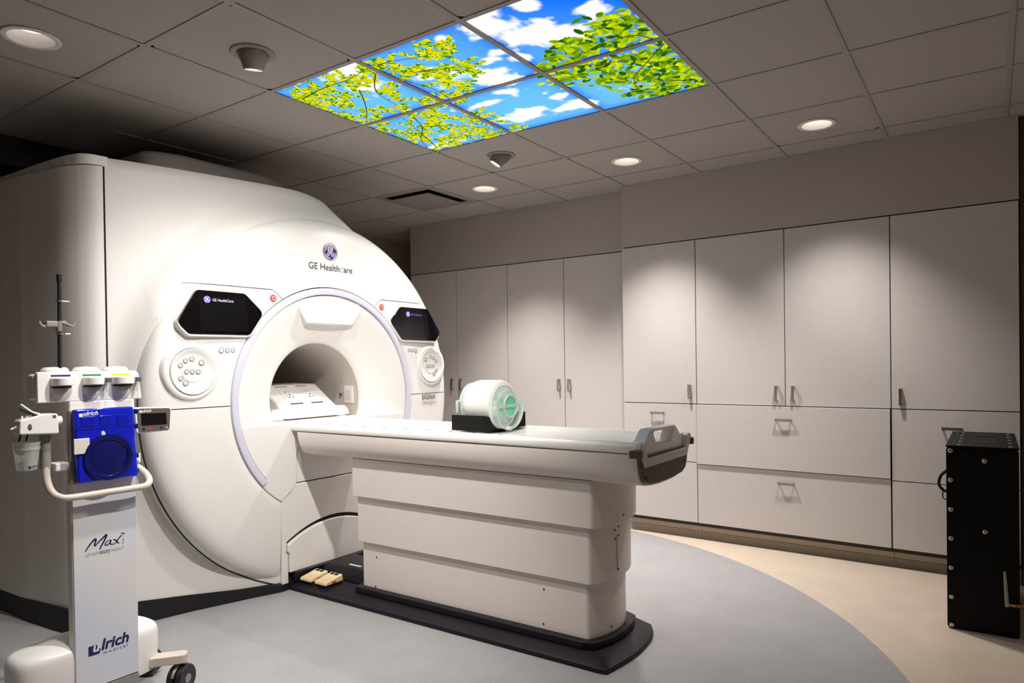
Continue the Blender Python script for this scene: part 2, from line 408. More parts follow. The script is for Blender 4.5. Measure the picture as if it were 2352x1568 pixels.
TWIG = [[(-2.959,2.299),(-2.742,2.264),(-2.572,2.267),(-2.441,2.249),(-2.39,2.26)],[(-2.601,2.381),(-2.689,2.495),(-2.80,2.616),(-2.945,2.74)],[(-2.363,2.251),(-2.272,2.238),(-2.192,2.258),(-2.108,2.286),(-2.03,2.29)],[(-2.646,2.813),(-2.716,2.962),(-2.867,3.115),(-2.955,3.27)],[(-2.351,2.341),(-2.325,2.475),(-2.295,2.587),(-2.307,2.706)],[(-2.40,2.30),(-2.55,2.45),(-2.60,2.66)],[(-2.72,2.96),(-2.60,3.02),(-2.42,3.2),(-2.40,3.33)],[(-2.24,2.39),(-2.12,2.43),(-1.99,2.49)],[(-2.9,3.3),(-2.8,3.05),(-2.7,2.78)],
        [(-1.183,2.733),(-1.25,2.65),(-1.40,2.66),(-1.55,2.70)],[(-1.16,2.80),(-1.3,2.93),(-1.42,3.05),(-1.47,3.2)],[(-1.2,3.25),(-1.33,3.15),(-1.38,3.05)],[(-1.6,2.77),(-1.45,2.83),(-1.3,2.88)]]
SKYLAB = {(-1,0): 'backlit ceiling print of yellow leaves around a white sun glare', (0,0): 'backlit ceiling print of a thin leafy branch on blue sky with one cloud',
          (1,0): 'backlit ceiling print of deep blue sky with a big white cloud', (-1,1): 'backlit ceiling print packed with yellow leaves, beside the ceiling spotlight',
          (0,1): 'backlit ceiling print of pale blue sky with small white clouds', (1,1): 'backlit ceiling print dense with large green leaves'}
def color_mesh(name, v, f, c):
    me = bpy.data.meshes.new(name); me.from_pydata(v, [], f)
    at = me.color_attributes.new('ink', 'FLOAT_COLOR', 'POINT'); at.data.foreach_set('color', np.c_[np.array(c), np.ones(len(c))].astype(np.float32).ravel())
    me.materials.append(M('backlit_print')); return me
ZP = H+.006
leaves = {k: ([], [], []) for k in SKYC}
def leaf(px, py, ang, ln, wd, colr, z, curl=0):
    k = cell(px, py)
    if k not in leaves: return
    v, f, c = leaves[k]; x0, y0 = TX0+TS*k[0]+.0125, TY0+TS*k[1]+.0125; x1, y1 = x0+TS-.025, y0+TS-.025
    ca, sa = math.cos(ang), math.sin(ang); b = len(v)
    prof = [(0, 0), (.22, .72), (.5, 1), (.78, .7), (1, 0), (.78, -.7), (.5, -1), (.22, -.72)]
    for i, (a, q) in enumerate(prof+[(.5, 0)]):
        lx, ly = (a-.4)*ln, q*wd/2+curl*a*a*ln
        qx, qy = px+lx*ca-ly*sa, py+lx*sa+ly*ca
        v.append((min(max(qx, x0), x1), min(max(qy, y0), y1), z)); s = 1.0 if 1 <= i <= 3 else (.62 if 5 <= i <= 7 else .85)
        c.append((colr[0]*s, colr[1]*s, colr[2]*s))
    f += [(b+8, b+i, b+(i+1) % 8) for i in range(8)]
for cx, cy in BIG:
    for q in range(34):
        px, py = rng.gauss(cx, .045), rng.gauss(cy, .045); t = rng.random()
        colr = srgb((.30+.56*t, .52+.38*t, .02+.04*rng.random())) if rng.random() < .8 else srgb((.16, .36, .02))
        leaf(px, py, rng.uniform(0, 6.28), rng.uniform(.035, .07), rng.uniform(.018, .036), colr, ZP-.0004-.00008*rng.random()*8, rng.uniform(-.15, .15))
for cx, cy in YEL:
    for q in range(9):
        px, py, a0 = rng.gauss(cx, .04), rng.gauss(cy, .035), rng.uniform(0, 6.28)
        for s in range(7):
            for side in (-1, 1):
                t = rng.random(); colr = srgb((.72+.25*t, .78+.14*t, .05)) if rng.random() < .72 else srgb((.20, .55, .16))
                lx = px+math.cos(a0)*s*.011; ly = py+math.sin(a0)*s*.011
                leaf(lx, ly, a0+side*.9, rng.uniform(.028, .042), rng.uniform(.009, .014), colr, ZP-.0004-.0006*rng.random())
for (j, i) in sorted(SKYC):
    x0, y0 = TX0+TS*j+.0125, TY0+TS*i+.0125; x1, y1 = x0+TS-.025, y0+TS-.025
    pn = thing('sky_ceiling_panel', ((x0+x1)/2, (y0+y1)/2, ZP), SKYLAB[(j, i)], 'ceiling panel', 'backlit sky prints in the ceiling grid'); q = org(pn)
    n = 90; gx, gy = np.meshgrid(np.linspace(x0, x1, n), np.linspace(y0, y1, n), indexing='ij')
    col = sky_rgb(gx, gy, x0, x1, y0, y1)
    v = [(a-q[0], b-q[1], 0) for a, b in zip(gx.ravel(), gy.ravel())]
    f = [(u*n+k, u*n+k+1, (u+1)*n+k+1, (u+1)*n+k) for u in range(n-1) for k in range(n-1)]
    link('printed_sky', color_mesh('printed_sky', v, f, col.reshape(-1, 3)), None, pn)
    mb = MB().box(x0-.004, x1+.004, y0-.004, y1+.004, ZP+.002, ZP+.05); obj('light_box', mb, 'tbar', pn, smooth=False)
    lv, lf, lc = leaves[(j, i)]
    if lv:
        o = link('printed_foliage', color_mesh('printed_foliage', [(a-q[0], b-q[1], z-q[2]) for a, b, z in lv], lf, lc), None, pn); o['kind'] = 'stuff'
    tb = MB(); cc = []
    for tw in TWIG:
        pts = smooth2(tw, 5); inside = [p for p in pts if x0 < p.x < x1 and y0 < p.y < y1]
        if len(inside) < 3: continue
        tb.ribbon(inside, [.008*(1-.6*k/len(inside)) for k in range(len(inside))], lambda p: (p.x-q[0], p.y-q[1], -.0011))
    if tb.v:
        o = link('printed_twigs', color_mesh('printed_twigs', tb.v, tb.f, [srgb((.32, .26, .08))]*len(tb.v)), None, pn)

# ------------------------------------------------------------------ ceiling fixtures
def spot(name, parent, loc, aim, watts, angle, blend, rad, col=WARM):
    ld = bpy.data.lights.new(name, 'SPOT'); ld.energy = watts; ld.spot_size = R(angle); ld.spot_blend = blend; ld.shadow_soft_size = rad; ld.color = col
    lo = bpy.data.objects.new(name, ld); COL.objects.link(lo); q = org(parent); lo.parent = parent
    lo.location = (loc[0]-q[0], loc[1]-q[1], loc[2]-q[2])
    d = Vector(aim)-Vector(loc); lo.rotation_euler = d.to_track_quat('-Z', 'Y').to_euler(); return lo
DL = ['recessed round downlight in the ceiling tile next to the air vent', 'recessed round downlight above the joint of tall and drawer cabinets',
      'recessed round downlight farthest right, above the drawer cabinets', 'recessed round downlight in the far left corner tile, near the scanner',
      'added unseen downlight in the near row, left one of the two above the viewer', 'added unseen downlight in the near row, right one of the two above the viewer']
for k, (x, y) in enumerate(DOWN):
    t = thing('downlight', (x, y, H), DL[k], 'ceiling light', 'recessed round downlights')
    obj('trim_ring', MB().lathe([(.082, .002), (.083, -.002), (.088, -.004), (.102, -.003), (.105, .0005), (.104, .003)], (x, y, H), 'z', 48), 'reflector', t)
    obj('reflector_can', MB().lathe([(.084, -.003), (.078, .02), (.072, .055), (.072, .06)], (x, y, H), 'z', 48), 'reflector', t, recalc=False)
    obj('lens', MB().lathe([(.072, .052), (.03, .051), (.0005, .051)], (x, y, H), 'z', 48), 'lens_dim' if k == 3 else 'lens', t)
    spot('lamp', t, (x, y, H+.035), (x, y, 0), P_DOWN[k], 92, .85, .06)
GA = [Vector((-3.46, 2.45, 1.25)), Vector((-3.46, 3.15, 1.25)), Vector((-2.9, 2.05, 1.05))]
GO = [Vector((.22, 0, -.70)), Vector((.22, 0, -.70)), Vector((0, 0, 0))]
GL = ['tilted gimbal spotlight left of the sky prints, aimed at the scanner', 'tilted gimbal spotlight with glaring lens between sky prints and far downlights', 'added unseen gimbal spotlight on the near side of the sky prints, lighting the injector']
for k, (x, y) in enumerate(GIMB):
    t = thing('gimbal_spotlight', (x, y, H), GL[k], 'ceiling light', 'gimbal spotlights')
    obj('trim_ring', MB().lathe([(.064, .012), (.066, -.002), (.072, -.005), (.09, -.004), (.0945, .0005), (.094, .003)], (x, y, H), 'z', 48), 'vent', t)
    d = (Vector(GA[k])-Vector((x, y, H))).normalized(); d = (d+Vector((0, 0, -1.3 if k == 0 else -.05))).normalized()
    qt = d.to_track_quat('Z', 'Y'); c = Vector((x, y, H+.012))
    def ey(prof, nm, m):
        mb = MB().lathe(prof, (0, 0, 0), 'z', 40); mb.xf(lambda a, b, e: c+qt @ Vector((a, b, e))); return obj(nm, mb, m, t)
    ey([(.045, -.05), (.062, -.03), (.066, 0), (.062, .022), (.05, .05), (.042, .075), (.038, .078), (.036, .068)], 'eyeball', 'eyeball')
    ey([(.037, .07), (.02, .073), (.0005, .074)], 'lens', 'lens_spot')
    spot('lamp', t, c+d*.09, GA[k]+GO[k], P_GIMBAL[k], 112 if k < 2 else 110, 1.0, .035)
# air vent
vx, vy = VENT
t = thing('air_vent', (vx, vy, H), 'square plaque air diffuser with dark slots in the ceiling', 'air vent')
s = TS/2-.014
obj('frame', MB().ringprism([(vx-s, vy-s), (vx+s, vy-s), (vx+s, vy+s), (vx-s, vy+s)], [(vx-s+.045, vy-s+.045), (vx+s-.045, vy-s+.045), (vx+s-.045, vy+s-.045), (vx-s+.045, vy+s-.045)], H+.001, H+.012, 'z'), 'vent', t, bev=.002)
obj('recess', MB().box(vx-s+.02, vx+s-.02, vy-s+.02, vy+s-.02, H+.05, H+.06), 'black', t)
mb = MB()
for a, b, c_, d_ in ((-1, 1, -1, -.93), (-1, 1, .93, 1), (-1, -.93, -.93, .93), (.93, 1, -.93, .93)): mb.box(vx+a*(s-.02), vx+b*(s-.02), vy+c_*(s-.02), vy+d_*(s-.02), H+.012, H+.05)
obj('recess_wall', mb, 'black', t)
obj('face_plate', MB().box(vx-.2, vx+.2, vy-.2, vy+.2, H-.012, H-.006), 'vent', t, bev=.002)

# ------------------------------------------------------------------ cabinets
def pull_mesh(length=.105):
    mb = MB(); a = length/2
    mb.box(-.0085, .0085, -.031, -.024, -a, a); mb.box(-.0085, .0085, -.026, 0, a-.009, a); mb.box(-.0085, .0085, -.026, 0, -a, -a+.009)
    me = mb.mesh('handle'); me.materials.append(M('nickel')); return me
PULL = pull_mesh()
GAP = .0029
def cabinet(name, x0, x1, yf, label, fronts, group, depth=.55, ztop=2.212):
    t = thing(name, ((x0+x1)/2, yf+depth/2, 0), label, 'cabinet', group)
    obj('carcass', MB().box(x0+.001, x1-.001, yf+.021, yf+depth, .10, ztop), 'carcass', t)
    obj('toe_kick', MB().box(x0+.001, x1-.001, yf+.075, yf+depth-.02, 0.001, .0995), 'kick', t)
    obj('cove_base', MB().prism([(yf+.058, .001), (yf+.0745, .001), (yf+.0745, .05), (yf+.070, .05), (yf+.068, .018)], x0+.001, x1-.001), 'cove', t)
    for nm, a, b, c, d, hx, hz, rot, out in fronts:
        p = obj(nm, MB().box(a+GAP, b-GAP, yf-out, yf+.02-out, c+GAP, d-GAP), 'laminate', t, bev=.0012)
        if hx is not None: put('handle', PULL, (hx, yf-out, hz), p, rot=(0, R(90), 0) if rot else None)
    return t
def D(nm, a, b, c, d, hx=None, hz=None, rot=0, out=0): return (nm, a, b, c, d, hx, hz, rot, out)
G1 = 'tall double-door cabinets on the back wall'; G2 = 'cabinets with drawers on the back wall'
cabinet('tall_cabinet', -4.80, -3.62, 5.035, 'tall taupe double-door cabinet partly hidden by the scanner', [D('door', -4.80, -4.215, .125, 2.212, -4.27, 1.13), D('door', -4.215, -3.62, .125, 2.212, -4.165, 1.13)], G1)
cabinet('tall_cabinet', -3.62, -2.41, 5.035, 'tall taupe double-door cabinet beside the drawer cabinets', [D('door', -3.62, -3.025, .125, 2.212, -3.08, 1.13), D('door', -3.025, -2.41, .125, 2.212, -2.978, 1.13)], G1)
ZM, ZD = 1.003, .562; CABR = []
CABR.append(cabinet('drawer_cabinet', -2.405, -1.80, 4.87, 'narrow taupe cabinet with single door over drawers, behind the table end', [D('door', -2.405, -1.80, ZM, 2.212, -1.85, 1.095), D('drawer', -2.405, -1.80, ZD+.01, ZM, -2.11, .93, 1), D('drawer', -2.405, -1.80, .125, ZD+.01)], G2))
CABR.append(cabinet('drawer_cabinet', -1.80, -.52, 4.87, 'wide taupe cabinet with two doors over two wide drawers', [D('door', -1.80, -1.165, ZM, 2.212, -1.222, 1.09), D('door', -1.165, -.52, ZM, 2.212, -1.11, 1.09), D('drawer', -1.80, -.523, ZD, ZM, -1.175, .91, 1, .012), D('drawer', -1.80, -.523, .125, ZD, -1.165, .475, 1)], G2))
CABR.append(cabinet('drawer_cabinet', -.52, .14, 4.87, 'taupe cabinet with single door over drawers, behind the black case', [D('door', -.52, .14, ZM, 2.212, -.465, 1.08), D('drawer', -.52, .14, ZD-.01, ZM, -.195, .893, 1), D('drawer', -.52, .14, .125, ZD-.01)], G2))
for c_ in CABR: skew(c_)

# ------------------------------------------------------------------ MRI scanner
mri = thing('mri_scanner', (-4.2, YC, 0), 'large white MRI scanner with round front and lit bore', 'scanner')
TIGHT = [(-5.30, 1.518), (-4.6, 1.530), (-4.12, 1.543), (-3.86, 1.558), (-3.79, 1.569), (-3.74, 1.581), (-3.712, 1.600), (-3.697, 1.625), (-3.690, 1.655), (-3.6845, 1.70), (-3.68, 1.75)]
TIGHT = [tuple(p) for p in smooth2(TIGHT, 4)]
CPL = [(-4.655, 1.484), (-4.28, 1.497), (-4.16, 1.510), (-4.02, 1.528), (-3.95, 1.537), (-3.868, 1.549), (-3.811, 1.563), (-3.765, 1.580), (-3.738, 1.594), (-3.710, 1.615), (-3.692, 1.640), (-3.682, 1.673)]
PLAN = [(-5.30, 1.49), (-4.6, 1.50), (-4.2, 1.522), (-4.02, 1.542), (-3.868, 1.562), (-3.80, 1.579), (-3.745, 1.605), (-3.715, 1.628), (-3.70, 1.652), (-3.688, 1.69), (-3.662, 1.797), (-3.63, 2.0), (-3.60, 2.24), (-3.577, 2.5), (-3.565, 2.77), (-3.562, 2.90)]
PLAN = PLAN+[(x, 2*YC-y) for x, y in PLAN[-2::-1]]
def resample(P, st):
    out = [P[0]]
    for a, b in zip(P[:-1], P[1:]):
        L = math.dist(a, b); n = max(1, int(L/st))
        out += [(a[0]+(b[0]-a[0])*k/n, a[1]+(b[1]-a[1])*k/n) for k in range(1, n+1)]
    return out
def ztop(y): return interp(y, [1.5, 1.6, 1.8, 2.24, 2.70, 2.77, 2.85, 2.957, 3.04, 3.117, 3.221, 3.6, 3.9, 4.3], [2.384, 2.384, 2.389, 2.401, 2.415, 2.413, 2.405, 2.380, 2.325, 2.262, 2.19, 1.86, 1.5, 1.3])
BP = resample(PLAN, .02)
def sym(y): return min(y, 2*YC-y)
def zbot(y): return interp(sym(y), [1.5, 1.8, 2.5], [.118, .118, .040])
def xflare(y): return interp(sym(y), [1.6, 1.8, 2.05, 2.36, 2.5, 2.9], [-3.72, -3.662, -3.605, -3.520, -3.480, -3.480])
def sstep(t): t = min(max(t, 0), 1); return t*t*(3-2*t)
def body_x(x, y, z):
    r = math.hypot(y-YC, z-ZC); d = max(0, r-1.135)
    xx = x+max(0, -3.528-x)*interp(z, [.6, 1.2], [.25, 1.0])*math.exp(-(d/.075)**2)*interp(y, [1.70, 1.86], [0, 1])
    return xx+max(0, xflare(y)-xx)*sstep((.50-z)/.40)
def body_mesh():
    mb = MB(); NZ = 100; n = len(BP)
    for (x, y) in BP:
        zt = ztop(y)
        for k in range(NZ+1):
            s_ = k/NZ; zb_ = zbot(y); z = zb_+(zt-zb_)*s_**1.15; xx, yy = x, y
            if x > -3.76:                                 # soft swelling that meets the round front cover
                xx = body_x(x, y, z)
            e = (zt-z)
            if e < .02: q = .02-math.sqrt(max(0, .02**2-(.02-e)**2)); xx -= q if x > -3.76 else 0; yy += (q if y < YC else -q)*(1 if x <= -3.72 else 0)
            mb.v.append((xx, yy, z))
    W = NZ+1
    for i in range(n-1):
        for k in range(NZ):
            q = (i*W+k, (i+1)*W+k, (i+1)*W+k+1, i*W+k+1); p = mb.v[q[0]]
            if p[0] > -3.76 and math.hypot(p[1]-YC, p[2]-ZC) < 1.085: continue      # open behind the round front cover
            mb.f.append(q)
    # top: join each outline point to its twin on a straight strip towards the rear
    b0 = len(mb.v)
    for i, (x, y) in enumerate(BP): mb.v.append((-5.30, min(max(y, 1.52), 4.28), ztop(y)))
    mb.f += [(i*W+NZ, (i+1)*W+NZ, b0+i+1, b0+i) for i in range(n-1)]
    b1 = len(mb.v)
    for i, (x, y) in enumerate(BP): mb.v.append((-5.30, min(max(y, 1.52), 4.28), .09))
    mb.f += [(b0+i, b0+i+1, b1+i+1, b1+i) for i in range(n-1)]
    return mb
obj('magnet_cover', body_mesh(), 'body_white', mri, ang=40)
# rounded near corner panel, proud of the cover
CP = [tuple(p) for p in smooth2(CPL, 5)]
def offs(P, d):
    out = []
    for i, p in enumerate(P):
        a, b = P[max(i-1, 0)], P[min(i+1, len(P)-1)]; t = Vector((b[0]-a[0], b[1]-a[1])).normalized(); out.append((p[0]+t.y*d, p[1]-t.x*d))
    return out
def sheet(P, z0, z1, d0, d1):
    A, B_ = offs(P, d0), offs(P, d1); mb = MB(); n = len(P)
    ring = A+B_[::-1]; return mb.prism(ring, z0, z1, 'z')
obj('corner_panel', sheet(CP, .118, 2.334, -.006, 0), 'body_white', mri, bev=.003, seg=3)
obj('top_rim', MB().prism(TIGHT[:-4]+[(-5.30, 1.70)], 2.337, 2.3875, 'z'), 'body_white', mri, bev=.004, seg=3)
obj('corner_seam', MB().prism([(-3.705, 1.676), (-3.6865, 1.676), (-3.6835, 1.682), (-3.705, 1.684)], .1, 2.334, 'z'), 'shadow_gap', mri)
# side hatch: recessed panel with dark rim
hp = rpoly([(-5.28, .31), (-4.665, .31), (-4.655, 2.06), (-5.28, 2.06)], [0, .02, .09, 0], 6)
obj('side_hatch_rim', MB().prism(hp, 1.468, 1.50, 'y'), 'shadow_gap', mri)
hp2 = rpoly([(-5.28, .316), (-4.673, .316), (-4.663, 2.052), (-5.28, 2.052)], [0, .02, .09, 0], 6)
obj('side_hatch', MB().prism(hp2, 1.46, 1.49, 'y'), 'body_white', mri, bev=.008, seg=3)
# equipment cover standing on the magnet top
obj('top_cover', MB().prism(rpoly([(-5.2, 2.02), (-3.97, 2.02), (-3.90, 2.2), (-3.90, 2.80), (-3.97, 2.96), (-5.2, 2.96)], [0, .12, .1, .1, .1, 0]), 2.386, 2.565, 'z'), 'vent', mri, bev=.03, seg=4)
# plinth
pl = [(-5.25, 1.48), (-4.2, 1.50), (-3.85, 1.53), (-3.72, 1.60), (-3.655, 1.80), (-3.60, 2.05), (-3.505, 2.36), (-3.452, 2.50), (-3.452, 3.30), (-3.505, 3.44), (-3.60, 3.75), (-3.72, 4.15), (-5.25, 4.2)]
plr = resample(pl, .05); n = len(plr)
obj('plinth', MB().add([(x, y, .001) for x, y in plr]+[(x, y, zbot(y)+.002) for x, y in plr], [tuple(range(n)), tuple(range(2*n-1, n-1, -1))]+[(i, (i+1) % n, n+(i+1) % n, n+i) for i in range(n)]), 'plinth', mri, smooth=False)
# --- round front cover, cut along its seams
DPROF = [(.703, -3.460), (.704, -3.449), (.71, -3.446), (.75, -3.446), (.85, -3.450), (.95, -3.456), (1.03, -3.463), (1.07, -3.470), (1.095, -3.480), (1.115, -3.495), (1.130, -3.515), (1.138, -3.54), (1.14, -3.575), (1.14, -3.66)]
def front_panels():
    mb = MB().lathe([(r, x) for r, x in DPROF], (0, YC, ZC), 'x', 220)
    bm = bmesh.new(); me = mb.mesh('tmp'); bm.from_mesh(me); bpy.data.meshes.remove(me)
    g = .0024
    P, Q = (2.473, 1.766), (2.56, 1.70); dx, dz = Q[0]-P[0], Q[1]-P[1]; L = math.hypot(dx, dz); nl = (-dz/L, dx/L)   # pointing up-right
    lines = []
    for s in (-g, g):
        lines += [((YC, 1.766+s), (0, 1)), ((YC, 1.109+s), (0, 1)), ((2.507+s, 0), (1, 0)), ((3.293+s, 0), (1, 0))]
        lines += [((P[0]+nl[0]*s, P[1]+nl[1]*s), nl), ((2*YC-P[0]-nl[0]*s, P[1]+nl[1]*s), (-nl[0], nl[1]))]
    for (py, pz), (ny, nz) in lines:
        bmesh.ops.bisect_plane(bm, geom=bm.verts[:]+bm.edges[:]+bm.faces[:], plane_co=(0, py, pz), plane_no=(0, ny, nz), dist=1e-6)
    groups = {}
    for f in bm.faces:
        c = f.calc_center_median(); right = c.y > YC; y = 2*YC-c.y if right else c.y; z = c.z
        sl = (y-P[0])*nl[0]+(z-P[1])*nl[1]
        if z > 1.766+g and True: k = 'upper'
        elif z > 1.70-.02 and z > 1.2 and sl > g: k = 'upper'
        elif z > 1.109+g and z < 1.766-g and sl < -g: k = 'side_r' if right else 'side_l'
        elif z < 1.109-g and y < 2.507-g: k = 'lower_r' if right else 'lower_l'
        else: k = None
        if k: groups.setdefault(k, []).append([tuple(v.co) for v in f.verts])
    bm.free(); out = {}
    for k, fs in groups.items():
        idx = {}; mb = MB()
        for vs_ in fs:
            q = []
            for p in vs_:
                key = (round(p[0], 5), round(p[1], 5), round(p[2], 5))
                if key not in idx: idx[key] = len(mb.v); mb.v.append(p)
                q.append(idx[key])
            if len(set(q)) > 2: mb.f.append(tuple(q))
        out[k] = mb
    return out
FP = front_panels()
PN = {'upper': 'upper_front_panel', 'side_l': 'control_panel', 'side_r': 'control_panel', 'lower_l': 'lower_front_panel', 'lower_r': 'lower_front_panel'}
PO = {}
for k, mb in FP.items():
    o = obj(PN[k], mb, 'white_panel', mri, recalc=False)
    me = o.data
    if sum((p.normal.x*p.area for p in me.polygons)) < 0: me.flip_normals()
    md = o.modifiers.new('solid', 'SOLIDIFY'); md.thickness = .010; md.offset = -1
    PO[k] = o
    es = o.modifiers.new('split', 'EDGE_SPLIT'); es.split_angle = R(38)
obj('front_backing', MB().lathe([(.625, -3.482), (.70, -3.472), (1.03, -3.482), (1.09, -3.505), (1.115, -3.54), (1.118, -3.69)], (0, YC, ZC), 'x', 120), 'shadow_gap', mri, recalc=True)
def plan_x(y): return interp(sym(y), [q_[1] for q_ in PLAN[9:len(PLAN)//2+1]], [q_[0] for q_ in PLAN[9:len(PLAN)//2+1]])
sp = []
for a_ in np.linspace(172, 250, 80):
    yy_, zz_ = YC+1.1415*math.cos(R(a_)), ZC+1.1415*math.sin(R(a_)); sp.append((max(-3.56, body_x(plan_x(yy_), yy_, zz_)+.002), yy_, zz_))
obj('front_edge_seam', MB().tube(sp, .0035, 8), 'shadow_gap', mri)
# --- halo ring
obj('halo_ring', MB().lathe([(.656, -3.475), (.656, -3.447), (.660, -3.441), (.675, -3.438), (.694, -3.441), (.698, -3.447), (.698, -3.475)], (0, YC, ZC), 'x', 180, -42.4, 222.4, cap=True), 'halo', mri)
# --- funnel into the bore
def funnel():
    mb = MB().lathe([(.652, -3.478), (.652, -3.457), (.648, -3.453), (.635, -3.455), (.59, -3.472), (.52, -3.505), (.45, -3.537), (.40, -3.558), (.375, -3.571), (.362, -3.585), (.356, -3.605), (.3546, -3.63)], (0, YC, ZC), 'x', 180)
    me = mb.mesh('tmp'); bm = bmesh.new(); bm.from_mesh(me); bpy.data.meshes.remove(me)
    bmesh.ops.bisect_plane(bm, geom=bm.verts[:]+bm.edges[:]+bm.faces[:], plane_co=(0, 0, .985), plane_no=(0, 0, -1), clear_outer=True)
    out = MB(); bm.verts.ensure_lookup_table(); bm.verts.index_update()
    out.v = [tuple(v.co) for v in bm.verts]; out.f = [tuple(v.index for v in f.verts) for f in bm.faces]; bm.free(); return out
o = obj('bore_funnel', funnel(), 'white', mri, recalc=False)
bt = obj('bore_tube', MB().lathe([(.3546, -3.61), (.3546, -5.2)], (0, YC, ZC), 'x', 96), 'bore', mri, recalc=False)
obj('bore_end', MB().lathe([(.36, -5.2), (.0005, -5.2)], (0, YC, ZC), 'x', 64), 'bulkhead', mri)
def arcpts(r, a0, a1, n): return [(YC+r*math.cos(R(a0+(a1-a0)*i/n)), ZC+r*math.sin(R(a0+(a1-a0)*i/n))) for i in range(n+1)]
ai = math.degrees(math.asin((.985-ZC)/.652))
apL = arcpts(.652, 180-ai, 222.2, 18)+arcpts(.6985, 223.0, math.degrees(math.acos((2.511-YC)/.6985))*-1+360, 14)
apL = [(y, z) for y, z in apL]+[(2.52, .535), (2.58, .58), (2.617, .62), (2.622, .80), (2.632, .84), (2.65, .86), (2.65, .985)]
obj('apron', MB().prism(apL, -3.62, -3.449), 'white', mri, bev=.006, seg=3)
obj('apron', MB().prism([(2*YC-y, z) for y, z in apL[::-1]], -3.62, -3.449), 'white', mri, bev=.006, seg=3)
# brow above the bore
br = rpoly([(2.645, 1.69), (2.725, 1.583), (3.085, 1.583), (3.165, 1.69), (3.13, 1.728), (2.68, 1.728)], [.01, .03, .03, .01, 0, 0])
o = obj('bore_brow', MB().prism(br, -3.56, -3.452).xf(lambda x, y, z: (x-.012*(1.728-z)/.15 if x > -3.5 else x, y, z)), 'white', mri, bev=.012, seg=4)
# --- docking covers under the bore
obj('dock_cover', MB().prism([(2.657, .925), (2.657, .862), (2.638, .842), (2.6275, .80), (2.6275, .6245), (3.1725, .6245), (3.1725, .80), (3.162, .842), (3.143, .862), (3.143, .925)], -3.60, -3.462), 'white_panel', mri, bev=.004)
def arch(y, h, k): return h-k*(abs(y-2.9)/.36)**2.0
ya = [2.547+.706*i/40 for i in range(41)]
low = [(2.5115, .028), (2.5115, .528), (2.58, .572), (2.62, .619), (3.18, .619), (3.22, .572), (3.2885, .528), (3.2885, .028), (3.245, .028), (3.245, .21)]
low += [(3.257, .222)]+[(y, arch(y, .385, .105)) for y in ya[::-1]]+[(2.543, .222), (2.555, .21), (2.555, .028)]
obj('dock_cover', MB().prism(low, -3.60, -3.455), 'white_panel', mri, bev=.005, seg=3)
yb = [2.552+.696*i/40 for i in range(41)]
kick = [(2.561, .10), (2.561, .213), (2.549, .226)]+[(y, arch(y, .362, .10)) for y in yb]+[(3.251, .226), (3.239, .213), (3.239, .10)]
obj('dock_arch_cover', MB().prism(kick, -3.60, -3.448), 'white_panel', mri, bev=.006, seg=3)
obj('dock_recess', MB().box(-3.62, -3.475, 2.515, 3.285, .03, .925), 'shadow_gap', mri)

# --- controls on the front: (screen, dial, stop button, three-button strip) left and mirrored right
def disc_mesh(prof, name, m, n=24):
    me = MB().lathe(prof, (0, 0, 0), 'x', n).mesh(name); me.materials.append(M(m)); return me
BTN = disc_mesh([(.0098, 0), (.0098, .002), (.0092, .0026), (.0005, .0027)], 'button', 'button'); BTNR = disc_mesh([(.0128, -.002), (.0128, .0025), (.0108, .0035), (.0098, .0)], 'button_ring', 'button_ring')
BTN2 = disc_mesh([(.0122, 0), (.0122, .002), (.0114, .0026), (.0005, .0027)], 'button', 'button'); BTNR2 = disc_mesh([(.0155, -.002), (.0155, .0025), (.0135, .0035), (.0122, .0)], 'button_ring', 'button_ring')
XF = -3.452
def mir(y, s): return y if s < 0 else 2*YC-y
def monogram(parent, cy, cz, x, rad, base, ink):
    if base: obj('emblem_disc', MB().lathe([(rad, -.002), (rad, .0012), (rad*.97, .0018), (.0003, .0018)], (x, cy, cz), 'x', 48), base, parent)
    mb = MB(); fn = lambda p: (x+.0030, cy+p.x*rad, cz+p.y*rad); w_ = .075*1.0
    for path in ([(-.46, .30), (-.40, .14), (-.22, .12), (-.10, .30), (-.14, .50), (-.30, .54), (-.36, .36), (-.24, .22), (-.06, .20)], [(-.10, .34), (-.06, .10), (-.16, -.22), (-.34, -.46), (-.48, -.36), (-.36, -.12), (-.04, .02)],
                 [(-.04, .02), (.14, .14), (.30, .36), (.28, .52), (.14, .48), (.08, .28), (.14, .06), (.30, .02)], [(.14, .06), (.04, -.16), (.14, -.44), (.36, -.48), (.50, -.28), (.40, -.12), (.26, -.20), (.32, -.32)]):
        mb.ribbon(smooth2(path, 6), w_*1.25, fn)
    for q in range(4):
        a = R(90*q+20)
        pts = [(math.cos(a+t)*(.86-.10*t), math.sin(a+t)*(.86-.10*t)) for t in np.linspace(0, 1.25, 14)]
        mb.ribbon(pts, [.04+.06*math.sin(PI*k/13) for k in range(14)], fn)
    obj('emblem_strokes', mb, ink, parent, smooth=False, recalc=False)
    mb = MB().lathe([(rad*.93, .0028), (rad*.99, .0028)], (x, cy, cz), 'x', 48); obj('emblem_rim', mb, ink, parent, smooth=False)
